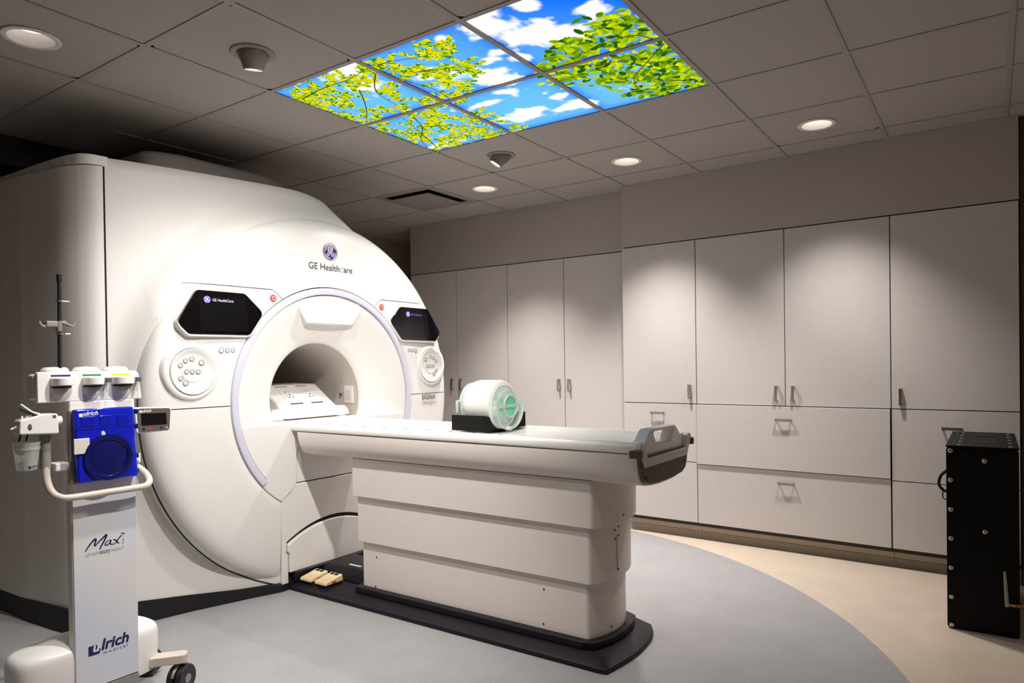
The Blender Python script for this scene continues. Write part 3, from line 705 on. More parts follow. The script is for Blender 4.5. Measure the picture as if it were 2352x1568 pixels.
for s in (-1, 1):
    P_ = PO['side_l' if s < 0 else 'side_r']
    pts = [(2.012, 1.730), (2.295, 1.730), (2.404, 1.625), (2.305, 1.497), (1.955, 1.495), (1.896, 1.555)]
    if s > 0: pts = [(2*YC-y, z) for y, z in pts][::-1]
    tilt = lambda x, y, z: (x+.026*(1.735-z)/.24*(1 if x > -3.47 else 0), y, z)
    c0 = [(sum(p[0] for p in pts)/6, sum(p[1] for p in pts)/6)][0]
    big = [(c0[0]+(y-c0[0])*1.02, c0[1]+(z-c0[1])*1.03-.010) for y, z in pts]
    hs = obj('screen_housing', MB().prism(rpoly(big, .045), -3.49, -3.452).xf(tilt), 'white', mri, bev=.008, seg=3)
    sc = obj('touch_screen', MB().prism(rpoly(pts, .038), -3.465, -3.4475).xf(tilt), 'black_gloss', mri, bev=.002)
    dp = [(2.02, 1.70), (2.30, 1.70), (2.30, 1.515), (2.02, 1.515)]
    if s > 0: dp = [(2*YC-y, z) for y, z in dp][::-1]
    obj('display', MB().prism(dp, -3.449, -3.4468).xf(tilt), 'display', sc)
    xt = -3.4462+.026*(1.735-1.678)/.24
    ly = 2.066 if s < 0 else 3.573
    monogram(sc, ly, 1.681, xt, .018, 'glow_violet', 'glow_text' if s < 0 else 'glow_text')
    text('screen_text', 'GE HealthCare', sc, 'glow_text' if s < 0 else 'glow_dim', (xt+.001, ly+.030, 1.674), .122 if s < 0 else .115, lift=.001)
    # stop button
    sb = put('stop_button', disc_mesh([(.021, 0), (.021, .006), (.018, .009), (.0005, .0095)], 'stop_button', 'red'), (XF+.003, mir(2.474, s), 1.7165), mri)
    mb = MB()
    for a0 in (0, 120, 240): mb.lathe([(.007, .0124), (.0098, .0124)], (XF, mir(2.474, s), 1.7165), 'x', 10, a0+10, a0+100)
    mb.lathe([(.0128, .0123), (.0142, .0123)], (XF, mir(2.474, s), 1.7165), 'x', 24)
    obj('stop_symbol', mb, 'white', sb, smooth=False)
    # dial
    dc = (XF, mir(1.985, s), 1.300 if s < 0 else 1.312)
    hd = obj('dial_housing', MB().lathe([(.160, -.03), (.154, -.002), (.148, .005), (.140, .009), (.131, .0105), (.1245, .0095), (.1225, .003)], dc, 'x', 72), 'white', mri)
    dl = obj('dial', MB().lathe([(.1205, .002), (.1205, .012), (.118, .0145), (.113, .013), (.098, .004), (.088, .001), (.0005, .001)], dc, 'x', 72), 'white_panel', mri)
    obj('inner_ring', MB().lathe([(.052, .0012), (.0525, .003), (.0545, .003), (.055, .0012)], dc, 'x', 40, 180, 360), 'button', dl)
    for k, (a, b) in enumerate([(-.002, .066), (-.036, .057), (-.063, .033), (.050, .047), (-.031, 0), (0, 0), (.031, -.001), (-.063, -.034), (-.037, -.058)]):
        pos = (dc[0]+.0015, dc[1]-s*a if s > 0 else dc[1]+a, dc[2]+b); bigb = k in (3, 8)
        bo = put('button', BTN2 if bigb else BTN, pos, dl); put('button_ring', BTNR2 if bigb else BTNR, pos, bo)
    # three buttons in a shallow tray
    tc = (mir(2.182, s), 1.4125 if s < 0 else 1.424)
    tr = obj('button_tray', MB().prism(rpoly([(tc[0]-.062, tc[1]-.021), (tc[0]+.062, tc[1]-.021), (tc[0]+.062, tc[1]+.024), (tc[0]-.062, tc[1]+.024)], .02), -3.46, -3.4475), 'white', mri, bev=.003)
    for k, dy in enumerate((-.036, 0, .032)):
        pos = (-3.447, tc[0]-s*dy if s > 0 else tc[0]+dy, tc[1]); bo = put('button', BTN2 if k == 0 else BTN, pos, tr); put('button_ring', BTNR2 if k == 0 else BTNR, pos, bo)
# writing on the front
up_ = PO['upper']
xl = -3.4545
monogram(up_, 2.899, 2.038, xl+.0045, .053, 'purple', 'white')
obj('emblem_edge', MB().lathe([(.053, .002), (.0545, .002)], (xl+.0065, 2.899, 2.038), 'x', 48), 'ink', up_, smooth=False)
text('lettering', 'GE Health', up_, 'ink', (xl+.0075, 2.728, 1.919), .238, height=None)
text('lettering', 'C', up_, 'lavender', (xl+.0075, 2.971, 1.919), .026)
text('lettering', 'are', up_, 'ink', (xl+.0075, 3.001, 1.919), .071)
lr = PO['lower_r']
text('lettering', 'SIGNA', lr, 'ink', (-3.4475, 3.713, 1.066), .146, bold=.005)
text('lettering', 'Champion', lr, 'ink_light', (-3.4475, 3.713, 1.030), .155)
# bore fittings
obj('port_frame', MB().box(-3.745, -3.655, 3.245, 3.275, 1.060, 1.185), 'white_panel', mri, bev=.004)
obj('port_window', MB().box(-3.725, -3.675, 3.2435, 3.257, 1.085, 1.155), 'cap_light', mri, bev=.002)
mb = MB().lathe([(.0105, -.004), (.0105, .003), (.0005, .003)], (0, 0, 0), 'x', 20).xf(lambda x, y, z: (-3.775+y, 3.240-x, 1.12+z)); obj('bore_button', mb, 'dull_red', mri)
obj('bore_bridge', MB().prism([(-.31, .93), (.31, .93), (.315, .965), (.30, .984), (-.30, .984), (-.315, .965)], -5.1, -3.60).xf(lambda x, y, z: (x, y+2.88, z)), 'white', mri, bev=.004)
obj('bridge_tongue', MB().box(-3.605, -3.447, 2.656, 3.144, .93, .982), 'white', mri, bev=.004)
# connector ramp with two ports
rp_ = obj('connector_ramp', MB().add([(x, y, z) for y in (2.685, 3.12) for x, z in ((-3.63, .99), (-3.675, 1.06), (-3.70, 1.075), (-3.885, 1.20), (-4.15, 1.205), (-4.15, .985))], [(0, 1, 2, 3, 4, 5), (11, 10, 9, 8, 7, 6)]+[(i, (i+1) % 6, 6+(i+1) % 6, 6+i) for i in range(6)]), 'white', mri, bev=.018, seg=4)
obj('ramp_wing', MB().prism(rpoly([(3.10, .985), (3.225, .985), (3.205, 1.03), (3.18, 1.052), (3.10, 1.055)], .01), -4.1, -3.66), 'white', mri, bev=.008)
obj('ramp_wing', MB().prism(rpoly([(2.70, .985), (2.575, .985), (2.595, 1.03), (2.62, 1.052), (2.70, 1.055)], .01), -4.1, -3.66), 'white', mri, bev=.008)
rx, rz = Vector((-.185, 0, .125)).normalized(), Vector((.125, 0, .185)).normalized()
def ramp(u, v, w_): return Vector((-3.70, 0, 1.075))+rx*v+rz*w_+Vector((0, u, 0))
for u0, u1 in ((2.775, 2.872), (2.935, 3.030)):
    def rb(nm, a, b, c, d, w0, w1, m, par, bev=.001):
        mb = MB().box(a, b, c, d, w0, w1).xf(lambda x, y, z: ramp(x, y, z)); return obj(nm, mb, m, par, bev=bev)
    po = rb('port_cover', u0, u1, .012, .195, -.004, .004, 'white_panel', rp_, .003)
    rb('port_slot', u0-.001, u1-.01, .193, .1985, -.002, .0045, 'shadow_gap', po); rb('port_slot', u0+.004, u1+.001, .006, .0115, -.002, .0045, 'shadow_gap', po)
    um = (u0+u1)/2
    mb = MB().prism(rpoly([(um-.02, .06), (um+.02, .06), (um+.02, .15), (um-.02, .15)], .018), .003, .007, 'z').xf(lambda x, y, z: ramp(x, y, z)); soc = obj('socket', mb, 'button', po, bev=.001)
    mb = MB().prism(rpoly([(um-.015, .065), (um+.015, .065), (um+.015, .145), (um-.015, .145)], .014), .007, .0078, 'z').xf(lambda x, y, z: ramp(x, y, z)); obj('socket_face', mb, 'cradle', po)
    for a, b, q in ((0, .10, .0055), (-.009, .125, .003), (.009, .125, .003), (-.012, .075, .0045), (.012, .075, .0045), (0, .138, .003)):
        mb = MB().box(um+a-q, um+a+q, b-q, b+q, .0078, .0086).xf(lambda x, y, z: ramp(x, y, z)); obj('pin', mb, 'shadow_gap', soc)

# ------------------------------------------------------------------ patient table
TY = 2.865
tb = thing('patient_table', (-2.2, TY, 0), 'white patient table on tiered column docked to the scanner', 'patient table')
def half(L): return L+[(-a, b) for a, b in L[::-1]]
pan = half([(-.268, .936), (-.270, .91), (-.266, .87), (-.257, .835), (-.240, .812), (-.205, .798), (-.13, .788), (-.05, .784)])
obj('table_pan', MB().prism(pan, -3.405, -1.212).xf(lambda x, y, z: (x+(.03*(.936-z)/.15 if x < -3 else 0), TY-.007+y, z)), 'table_white', tb, bev=.006, seg=3, ang=50)
cr = half([(-.262, .9375), (-.272, .941), (-.275, .955), (-.270, .970), (-.258, .979), (-.240, .982), (-.200, .981), (-.188, .976), (-.12, .971), (-.04, .969)])
obj('cradle', MB().prism(cr, -3.444, -1.215).xf(lambda x, y, z: (x, TY-.007+y, z)), 'cradle', tb, bev=.003, ang=50)
for k in range(9):
    x = -1.955-.1565*k
    obj('ruler_tick', MB().box(x-.0014, x+.0014, 2.632, 2.664, .9815, .9830), 'ink', tb, smooth=False)
for k, dgt in enumerate('8765432'):
    text('ruler_digit', dgt, tb, 'ink', (-2.045-.1565*k, 2.64, .983), .018, right=(1, 0, 0), up=(0, 1, 0), height=.032, lift=.0006, bold=.01)
obj('hook_clip', MB().tube([(-2.335, 2.70, .976), (-2.345, 2.70, 1.005), (-2.345, 2.715, 1.015), (-2.335, 2.73, 1.005), (-2.335, 2.73, .976)], .004, 8), 'cradle', tb)
# end cap
YE = 2.851
def sy_(L): return [(YE+a, b) for a, b in L]+[(YE-a, b) for a, b in L[::-1]]
capo = sy_([(-.262, .928), (-.258, .89), (-.248, .85), (-.230, .823), (-.19, .806), (-.08, .797)])
obj('end_plate', MB().prism(capo, -1.214, -1.196), 'cap_grey', tb, bev=.003)
u_out = sy_([(-.285, .945), (-.288, .963), (-.278, .978), (-.255, .983), (-.235, .972), (-.222, .940), (-.206, .916)])
u_in = [(YE+.235, .880), (YE-.235, .880), (YE-.262, .925)]
obj('end_frame', MB().prism(u_out+[(YE+.285-.0, .93)]+[(YE+.262, .925)]+u_in[:2]+[(YE-.262, .925), (YE-.285, .93)], -1.2135, -1.188), 'cap_light', tb, bev=.003)
for s in (-1, 1):
    obj('latch_block', MB().box(-1.23, -1.18, YE+s*.290-.014, YE+s*.290+.014, .925, .957), 'cap_grey', tb, bev=.003)
    put('screw', disc_mesh([(.006, 0), (.005, .002), (.0005, .002)], 'screw', 'shadow_gap', 12), (-1.196, YE+s*.215, .855 if s > 0 else .835), tb)
ho = [(-.212, .925), (-.215, .965), (-.145, 1.022), (-.130, 1.030), (.130, 1.030), (.145, 1.022), (.215, .965), (.212, .925)]
hi = [(-.060, .952), (-.078, .962), (-.108, 1.010), (-.100, 1.0185), (.100, 1.0185), (.108, 1.010), (.078, .962), (.060, .952)]
obj('end_handle', MB().ringprism([(YE+a, b) for a, b in ho], [(YE+a, b) for a, b in hi], -1.262, -1.205), 'cradle', tb, bev=.007, seg=3)
obj('handle_scoop', MB().prism([(-1.31, .975), (-1.25, .945), (-1.215, .94), (-1.215, .93), (-1.31, .93)], YE-.10, YE+.10, 'y'), 'cradle', tb, bev=.003)
obj('end_slot', MB().box(-1.212, -1.202, YE-.19, YE+.19, .913, .9235), 'shadow_gap', tb)
# tiers of the lifting column
def tier(y0, xl_, xe, z0, z1, nm='column_tier'):
    hw = TY-y0; pp = [(xl_, TY-hw), (xe-.055, TY-hw)]
    for k in range(1, 12):
        t_ = -1+2*k/12; pp.append((xe-.055*t_*t_, TY+hw*t_))
    pp += [(xe-.055, TY+hw), (xl_, TY+hw)]
    return obj(nm, MB().prism(rpoly(pp, [.01, .022]+[0]*11+[.022, .01], 6), z0, z1, 'z'), 'table_white', tb, bev=.003, ang=40)
t1 = tier(2.674, -2.95, -1.448, .07, .345); t2 = tier(2.656, -2.97, -1.425, .333, .60); t3 = tier(2.638, -2.99, -1.402, .588, .800)
SCR = MB().lathe([(.0045, 0), (.0045, -.0015), (.0005, -.002)], (0, 0, 0), 'y', 10).mesh('screw'); SCR.materials.append(M('shadow_gap'))
for x, z in ((-2.84, .255), (-2.85, .09), (-1.735, .268), (-1.74, .105)): put('screw', SCR, (x, 2.674, z), t1)
SCX = disc_mesh([(.005, 0), (.005, .0015), (.0005, .002)], 'screw', 'shadow_gap', 10)
for y, z, p, x in ((2.80, .555, t2, -1.427), (2.835, .565, t2, -1.427), (2.80, .515, t2, -1.427), (2.835, .525, t2, -1.427), (2.83, .37, t2, -1.427), (2.84, .62, t3, -1.4035), (2.80, .11, t1, -1.4505)): put('screw', SCX, (x, y, z), p)
obj('tier_seam', MB().box(-1.4265, -1.4235, 2.8165, 2.818, .37, .53), 'ink_light', t2, smooth=False)
# base
def base_plate():
    pts = [(-3.44, 2.555), (-1.40, 2.555), (-1.352, 2.562)]+[(-1.352+.03*math.sin(PI*k/8), 2.562+.50*k/8) for k in range(1, 8)]+[(-1.36, 3.06), (-1.40, 3.13), (-1.50, 3.175), (-3.44, 3.175)]
    return pts
bp_ = base_plate(); mb = MB(); n = len(bp_); ins = [(x+(TX_ := 0) if x < -3.4 else x-.05*(1 if x > -1.6 else 0), TY+(y-TY)*.86) for x, y in bp_]
v = [(x, y, .001) for x, y in bp_]+[(x, y, .022) for x, y in bp_]+[(x, y, .046) for x, y in ins]
f = [tuple(range(n))[::-1], tuple(range(2*n, 3*n))]
for a in (0, n):
    f += [(a+i, a+(i+1) % n, a+n+(i+1) % n, a+n+i) for i in range(n)]
mb.add(v, f); obj('base_plate', mb, 'plum', tb, bev=.004)
sk = [(-2.985, 2.635), (-1.52, 2.635), (-1.455, 2.665), (-1.425, 2.75), (-1.412, TY), (-1.425, 2*TY-2.75), (-1.455, 2*TY-2.665), (-1.52, 2*TY-2.635), (-2.985, 2*TY-2.635)]
obj('base_skirt', MB().prism(rpoly(sk, .02), .046, .082, 'z'), 'plum', tb, bev=.006)
dk = obj('dock_base', MB().prism([(2.745, .045), (2.765, .095), (2.785, .118), (2.98, .122), (3.0, .118), (3.02, .09), (3.04, .045)], -3.40, -2.99), 'plum', tb, bev=.008, seg=3)
obj('dock_back', MB().box(-3.447, -3.415, 2.58, 3.17, .045, .105), 'plum', tb, bev=.005)
obj('dock_label', MB().box(-3.23, -3.13, 2.815, 2.83, .1185, .1205), 'cradle', dk, smooth=False)
for k, px in enumerate((-3.345, -3.215)):
    pe = obj('foot_pedal', MB().add([(px-.052, 2.585, .060), (px+.052, 2.585, .060), (px+.052, 2.715, .060), (px-.052, 2.715, .060), (px-.050, 2.590, .078), (px+.050, 2.590, .078), (px+.050, 2.712, .100), (px-.050, 2.712, .100)], [(3, 2, 1, 0), (4, 5, 6, 7), (0, 1, 5, 4), (1, 2, 6, 5), (2, 3, 7, 6), (3, 0, 4, 7)]), 'beige', tb, bev=.006, seg=3)
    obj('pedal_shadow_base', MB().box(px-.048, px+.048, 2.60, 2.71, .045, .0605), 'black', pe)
    for q in (-.018, .018): obj('pedal_mark', MB().box(px+q-.012, px+q+.012, 2.685, 2.703, .0965, .1005), 'shadow_gap', pe)
    obj('pedal_mark', MB().box(px+.0515, px+.0528, 2.63, 2.66, .066, .076), 'red', pe)

# ------------------------------------------------------------------ phantom and foam on the table
ZT = .9785
fx0, fx1 = -2.30, -2.078
cy_, cz_, cr_ = 2.848, 1.108, .128
notch = [(cy_+(cr_+.004)*math.cos(R(a)), cz_+(cr_+.004)*math.sin(R(a))) for a in np.linspace(204, 336, 24)]
fo = obj('foam_block', MB().prism([(2.695, ZT+.004), (3.045, ZT+.004), (3.045, 1.062)]+notch[::-1]+[(2.695, 1.062)], fx0, fx1), 'foam', None, bev=.003)
tag(fo, 'black foam cradle block on the table under the white phantom', 'foam block')
ph = thing('phantom', (-2.15, cy_, ZT), 'white cylindrical test phantom with clear green-filled end on the table', 'phantom')
obj('cylinder_shell', MB().lathe([(.0005, -2.268), (.085, -2.268), (.112, -2.258), (.124, -2.24), (cr_, -2.215), (cr_, -2.10), (.124, -2.085), (.112, -2.078), (.10, -2.076)], (0, cy_, cz_), 'x', 72), 'phantom', ph)
obj('green_fill', MB().lathe([(.10, -2.079), (.098, -2.0765), (.0005, -2.0765)], (0, cy_, cz_), 'x', 48), 'mint', ph)
cz2 = ZT+.1065
fd = obj('front_disc', MB().lathe([(.0005, -2.060), (.101, -2.060), (.104, -2.057), (.104, -2.050), (.101, -2.047), (.0005, -2.047)], (0, cy_, cz2), 'x', 72), 'clear', ph)
obj('disc_ring', MB().lathe([(.052, -2.046), (.052, -2.040), (.057, -2.039), (.061, -2.040), (.061, -2.046)], (0, cy_+.012, cz2+.018), 'x', 48), 'clear_edge', fd)
obj('disc_bar', MB().box(-2.046, -2.039, cy_-.085, cy_+.09, cz2+.012, cz2+.028), 'clear_edge', fd, bev=.002)
obj('green_window', MB().lathe([(.050, -2.0455), (.048, -2.044), (.0005, -2.044)], (0, cy_+.012, cz2+.018), 'x', 48), 'green', fd)
obj('side_window', MB().box(-2.0465, -2.0455, cy_-.082, cy_-.055, cz2-.03, cz2+.06), 'green_pale', fd)
obj('cradle_ring', MB().lathe([(.1045, -2.064), (.1045, -2.036), (.1085, -2.036), (.1085, -2.064)], (0, cy_, cz2+.003), 'x', 48, 172, 368, cap=True).xf(lambda x, y, z: (x, cy_+(y-cy_)*1.10, z+.0035)), 'clear_edge', ph)
obj('ring_foot', MB().box(-2.062, -2.036, cy_-.014, cy_+.014, ZT+.0005, ZT+.020), 'cradle', ph, bev=.003)
for s_ in (-1, 1): obj('disc_ear', MB().box(-2.058, -2.046, cy_+s_*.106-.010, cy_+s_*.106+.010, cz2+.0, cz2+.05), 'clear_edge', ph, bev=.003)
obj('rear_disc', MB().lathe([(.0005, -2.285), (.108, -2.285), (.115, -2.280), (.115, -2.272), (.108, -2.269), (.0005, -2.269)], (0, cy_, cz_), 'x', 60), 'clear_edge', ph)
obj('rear_ear', MB().prism(rpoly([(cy_-.138, cz_-.042), (cy_-.10, cz_-.042), (cy_-.10, cz_+.03), (cy_-.138, cz_+.025)], .012), -2.284, -2.272), 'clear_edge', ph, bev=.002)
obj('rear_slot', MB().box(-2.2715, -2.270, cy_-.128, cy_-.117, cz_-.038, cz_+.018), 'grey_mid', ph)

# ------------------------------------------------------------------ contrast injector cart (faces +x, width along y)
XC = -2.78; CYc = 1.25
ct = thing('injector_cart', (-2.87, CYc, 0), 'white wheeled contrast injector with blue front cover and IV pole', 'injector')
colm = obj('column', MB().box(-2.826, XC-.003, 1.135, 1.366, .132, 1.205), 'white_panel', ct, bev=.008, seg=3)
obj('column_spine', MB().box(-2.95, -2.827, 1.19, 1.31, .14, 1.20), 'white_panel', ct, bev=.01)
fc = obj('column_front', MB().box(XC-.004, XC, 1.139, 1.362, .135, .93), 'column_face', ct, bev=.002)
obj('column_foot', MB().box(-2.83, XC-.001, 1.137, 1.364, .06, .131), 'grey_mid', ct, bev=.004)
# base shell: low dome, long in y
def base_shell():
    mb = MB(); N = 56; rings = [(.97, .11), (1.0, .20), (1.0, .255), (.985, .272), (.955, .285), (.90, .293), (.75, .303), (.5, .312), (.2, .318)]
    for s_, z in rings:
        for k in range(N):
            a = 2*PI*k/N; ca, sa = math.cos(a), math.sin(a); e = 2/3.4
            mb.v.append((-2.90+.115*s_*math.copysign(abs(ca)**e, ca), CYc-.025+.252*s_*math.copysign(abs(sa)**e, sa), z))
    for q in range(len(rings)-1): mb.f += [(q*N+k, q*N+(k+1) % N, (q+1)*N+(k+1) % N, (q+1)*N+k) for k in range(N)]
    mb.f += [tuple(range(N))[::-1], tuple(range((len(rings)-1)*N, len(rings)*N))]; return mb
obj('base_shell', base_shell(), 'white_panel', ct, ang=50)
WH = MB().lathe([(.018, -.013), (.050, -.013), (.055, -.008), (.055, .008), (.050, .013), (.018, .013)], (0, 0, 0), 'y', 36).mesh('wheel'); WH.materials.append(M('tyre'))
HB = MB().lathe([(.0005, -.013), (.018, -.0135), (.018, .0135), (.0005, .013)], (0, 0, 0), 'y', 24).mesh('wheel_hub'); HB.materials.append(M('grey_mid'))
for (ax, ay, wx, wy, rz) in ((-2.80, 1.46, -2.755, 1.515, 65), (-2.80, 1.00, -2.76, .945, -35), (-2.98, 1.46, -3.03, 1.52, -30), (-2.98, 1.00, -3.03, .945, 30)):
    d = Vector((wx-ax, wy-ay, 0)); L = d.length; d.normalize(); nrm = Vector((-d.y, d.x, 0))
    A, B_ = Vector((ax, ay, 0))-d*.04, Vector((wx, wy, 0))+d*.025
    P4 = rpoly([(A+nrm*.03)[:2], (A-nrm*.03)[:2], (B_-nrm*.028)[:2], (B_+nrm*.028)[:2]], [.005, .005, .025, .025])
    obj('caster_arm', MB().prism(P4, .122, .158, 'z'), 'arm_beige', ct, bev=.006, seg=3)
    yk = obj('caster_fork', MB().lathe([(.0005, .121), (.014, .121), (.014, .104), (.03, .098), (.03, .070), (.0005, .070)], (wx, wy, 0), 'z', 20), 'tyre', ct)
    for q in (-1, 1):
        o = put('wheel', WH, (wx+q*.018*math.sin(R(rz)), wy+q*.019*math.cos(R(rz)), .056), ct, rot=(0, 0, R(-rz)))
        h_ = link('wheel_hub', HB, None, o)
    mb = MB().lathe([(.057, -.006), (.060, -.006), (.060, .006), (.057, .006)], (0, 0, 0), 'y', 20, 20, 150, cap=True); co_, si_ = math.cos(R(-rz)), math.sin(R(-rz))
    mb.xf(lambda x, y, z: (wx+x*co_-y*si_, wy+x*si_+y*co_, .056+z)); obj('wheel_guard', mb, 'chrome', yk)
# push handle loop
hpath = [(-2.80, 1.062, 1.09), (-2.795, 1.062, 1.0), (-2.785, 1.060, .935), (-2.765, 1.066, .89), (-2.745, 1.085, .868), (-2.735, 1.12, .862), (-2.735, 1.25, .862), (-2.735, 1.36, .862), (-2.745, 1.392, .868), (-2.77, 1.408, .885), (-2.80, 1.405, .91), (-2.83, 1.385, .94), (-2.84, 1.372, .98), (-2.84, 1.365, 1.06)]
obj('push_handle', MB().tube([tuple(p) for p in smooth2(hpath, 5)], .0125, 14), 'arm_beige', ct)
obj('handle_sleeve', MB().tube([(-2.80, 1.063, 1.088), (-2.796, 1.062, .97)], .0165, 14), 'grey_mid', ct)
obj('handle_clamp', MB().box(-2.865, -2.81, 1.345, 1.40, .945, .985), 'white', ct, bev=.006)
obj('handle_bracket', MB().box(-2.835, -2.775, 1.085, 1.138, .955, .985), 'white', ct, bev=.005)
obj('handle_bracket', MB().box(-2.86, -2.80, 1.364, 1.39, .955, .985), 'white', ct, bev=.005)
# bottle rack
obj('rack_plate', MB().prism(rpoly([(1.036, 1.203), (1.394, 1.202), (1.382, 1.313), (1.036, 1.313)], [.006, .006, .02, .012]), XC-.03, XC-.004), 'white', ct, bev=.006, seg=3)
obj('rack_back', MB().box(-2.86, XC-.031, 1.032, 1.372, 1.212, 1.305), 'white_panel', ct, bev=.01)
for yc, w_, lab, k in ((1.110, .066, 'blue_label', 0), (1.213, .064, 'green_label', 1), (1.318, .072, 'yellow_label', 2)):
    hpts = [(XC-.005, yc-w_/2-.002)]+[(XC+.052*math.sin(PI*q/12)**.7, yc-w_/2*math.cos(PI*q/12)) for q in range(1, 12)]+[(XC-.005, yc+w_/2+.002)]
    hd = obj('bottle_holder', MB().prism(hpts, 1.262, 1.291, 'z'), 'white_panel', ct, bev=.004)
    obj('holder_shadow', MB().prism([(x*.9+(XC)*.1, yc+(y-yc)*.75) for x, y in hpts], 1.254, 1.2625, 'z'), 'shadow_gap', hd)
    obj('bottle_cup', MB().lathe([(w_*.55, 1.253), (w_*.52, 1.235), (w_*.36, 1.219), (w_*.15, 1.214), (.0005, 1.213)], (XC-.006, yc, 0), 'z', 28).xf(lambda x, y, z: (max(x, XC-.006), y, z)), 'cup', hd)
    obj('colour_label', MB().box(XC-.0045, XC-.0025, yc-.031, yc+.031, 1.2955, 1.3015), lab, ct)
    obj('bottle_cap', MB().lathe([(.044, 1.30), (.044, 1.318), (.036, 1.328), (.0005, 1.331)], (XC-.052, yc, 0), 'z', 32), 'white', ct)
    if k:
        dk_ = obj('drip_knob', MB().box(XC+.004, XC+.03, yc+w_/2+.004, yc+w_/2+.024, 1.271, 1.288), 'grey_plastic', ct, bev=.003)
        obj('knob_link', MB().box(XC+.008, XC+.024, yc+w_/2-.012, yc+w_/2+.005, 1.274, 1.286), 'button_ring', dk_)
        obj('drip_tube', MB().tube([(XC+.016, yc+w_/2+.013, 1.272), (XC+.016, yc+w_/2+.013, 1.25), (XC+.016, yc+w_/2+.012, 1.232)], [.0085, .007, .005], 14), 'cup', dk_)
# IV pole
iv = obj('iv_pole', MB().tube([(XC-.02, 1.113, 1.24), (XC-.02, 1.118, 1.652)], .0065, 14), 'black', ct)
obj('pole_cap', MB().tube([(XC-.02, 1.1175, 1.640), (XC-.02, 1.118, 1.6645)], .0085, 14), 'black', iv)
for z in (1.568, 1.450):
    obj('pole_clamp', MB().tube([(XC-.02, 1.1155, z-.004), (XC-.02, 1.1155, z+.004)], .0105, 14), 'chrome', iv); obj('clamp_screw', MB().tube([(XC-.02, 1.122, z), (XC-.02, 1.149, z)], .0032, 8), 'chrome', iv)
hk = obj('hook_collar', MB().tube([(XC-.02, 1.1145, 1.458), (XC-.02, 1.115, 1.475), (XC-.02, 1.115, 1.496)], [.0095, .0125, .0125], 14), 'grey_mid', iv)
obj('hook_bar', MB().box(XC-.026, XC-.008, 1.070, 1.108, 1.473, 1.495), 'grey_mid', iv, bev=.005)
obj('bag_hook', MB().tube([tuple(p) for p in smooth2([(XC-.017, 1.075, 1.478), (XC-.017, 1.064, 1.475), (XC-.017, 1.055, 1.482), (XC-.017, 1.051, 1.493)], 4)], .0042, 8), 'grey_mid', iv)
obj('bag_hook', MB().tube([tuple(p) for p in smooth2([(XC-.012, 1.123, 1.488), (XC+.01, 1.136, 1.480), (XC+.012, 1.146, 1.478), (XC+.012, 1.150, 1.490)], 4)], .0045, 8), 'grey_mid', iv)
obj('bag_hook', MB().tube([tuple(p) for p in smooth2([(XC-.02, 1.125, 1.492), (XC-.03, 1.137, 1.494), (XC-.035, 1.146, 1.486)], 4)], .0045, 8), 'grey_mid', iv)
# blue pump cover
obj('pump_housing', MB().box(XC-.01, XC+.014, 1.128, 1.352, .902, 1.172), 'grey_mid', ct, bev=.004)
bc = obj('blue_cover', MB().prism(rpoly([(1.140, .905), (1.352, .905), (1.338, 1.176), (1.132, 1.176)], .012), XC+.015, XC+.046), 'blue_cover', ct, bev=.008, seg=3)
obj('pump_wheel', MB().lathe([(.086, .0465), (.086, .053), (.080, .055), (.070, .053), (.066, .048)], (XC, 1.243, .992), 'x', 56), 'blue_dark', bc)
obj('pump_disc', MB().lathe([(.066, .0468), (.05, .0495), (.0005, .050)], (XC, 1.243, .992), 'x', 56), 'blue_dark', bc)
for y0_, y1_ in ((1.152, 1.20), (1.214, 1.256), (1.275, 1.318)): obj('cover_rib', MB().box(XC+.045, XC+.0485, y0_, y1_, 1.112, 1.148), 'blue_rib', bc, bev=.002)
obj('cover_groove', MB().box(XC+.0455, XC+.0472, 1.137, 1.342, 1.101, 1.106), 'blue_rib', bc)
obj('cover_latch', MB().lathe([(.011, .046), (.009, .051), (.0005, .052)], (XC, 1.226, 1.080), 'x', 24).xf(lambda x, y, z: (x, 1.226+(y-1.226)*.7, z)), 'halo', bc)
text('lettering', 'ulrich', bc, 'white', (XC+.0465, 1.160, 1.152), .050, shear=.25, bold=.02)
obj('logo_flag', MB().box(XC+.0462, XC+.0470, 1.146, 1.158, 1.148, 1.160), 'white', bc, smooth=False)
obj('paper_tag', MB().box(XC+.046, XC+.0525, 1.126, 1.178, 1.014, 1.070), 'cap_light', bc, bev=.002)
for z in (1.155, 1.098, .985, .925): obj('cover_hinge', MB().box(XC+.012, XC+.038, 1.345, 1.358, z-.010, z+.010), 'blue_dark', bc, bev=.003)
# control terminal
tm = obj('terminal_housing', MB().prism(rpoly([(1.362, 1.066), (1.497, 1.068), (1.503, 1.163), (1.357, 1.169)], .015), XC-.02, XC+.012), 'white', ct, bev=.005, seg=3)
obj('terminal_bezel', MB().prism(rpoly([(1.370, 1.071), (1.491, 1.073), (1.497, 1.159), (1.365, 1.164)], .012), XC+.011, XC+.0145), 'grey_plastic', tm)
obj('terminal_display', MB().prism([(1.381, 1.097), (1.480, 1.095), (1.478, 1.141), (1.379, 1.144)], XC+.0144, XC+.0158), 'display', tm)
text('lettering', 'ulrich', tm, 'white', (XC+.0146, 1.383, 1.148), .036, shear=.25, bold=.02)
obj('logo_flag', MB().box(XC+.0144, XC+.0152, 1.374, 1.382, 1.147, 1.156), 'white', tm, smooth=False)
for y, m in ((1.389, 'shadow_gap'), (1.413, 'red'), (1.458, 'shadow_gap'), (1.480, 'white')): put('key', disc_mesh([(.0055 if m != 'white' else .003, 0), (.005 if m != 'white' else .0028, .0012), (.0005, .0013)], 'key', m, 16), (XC+.0142, y, 1.0815), tm)
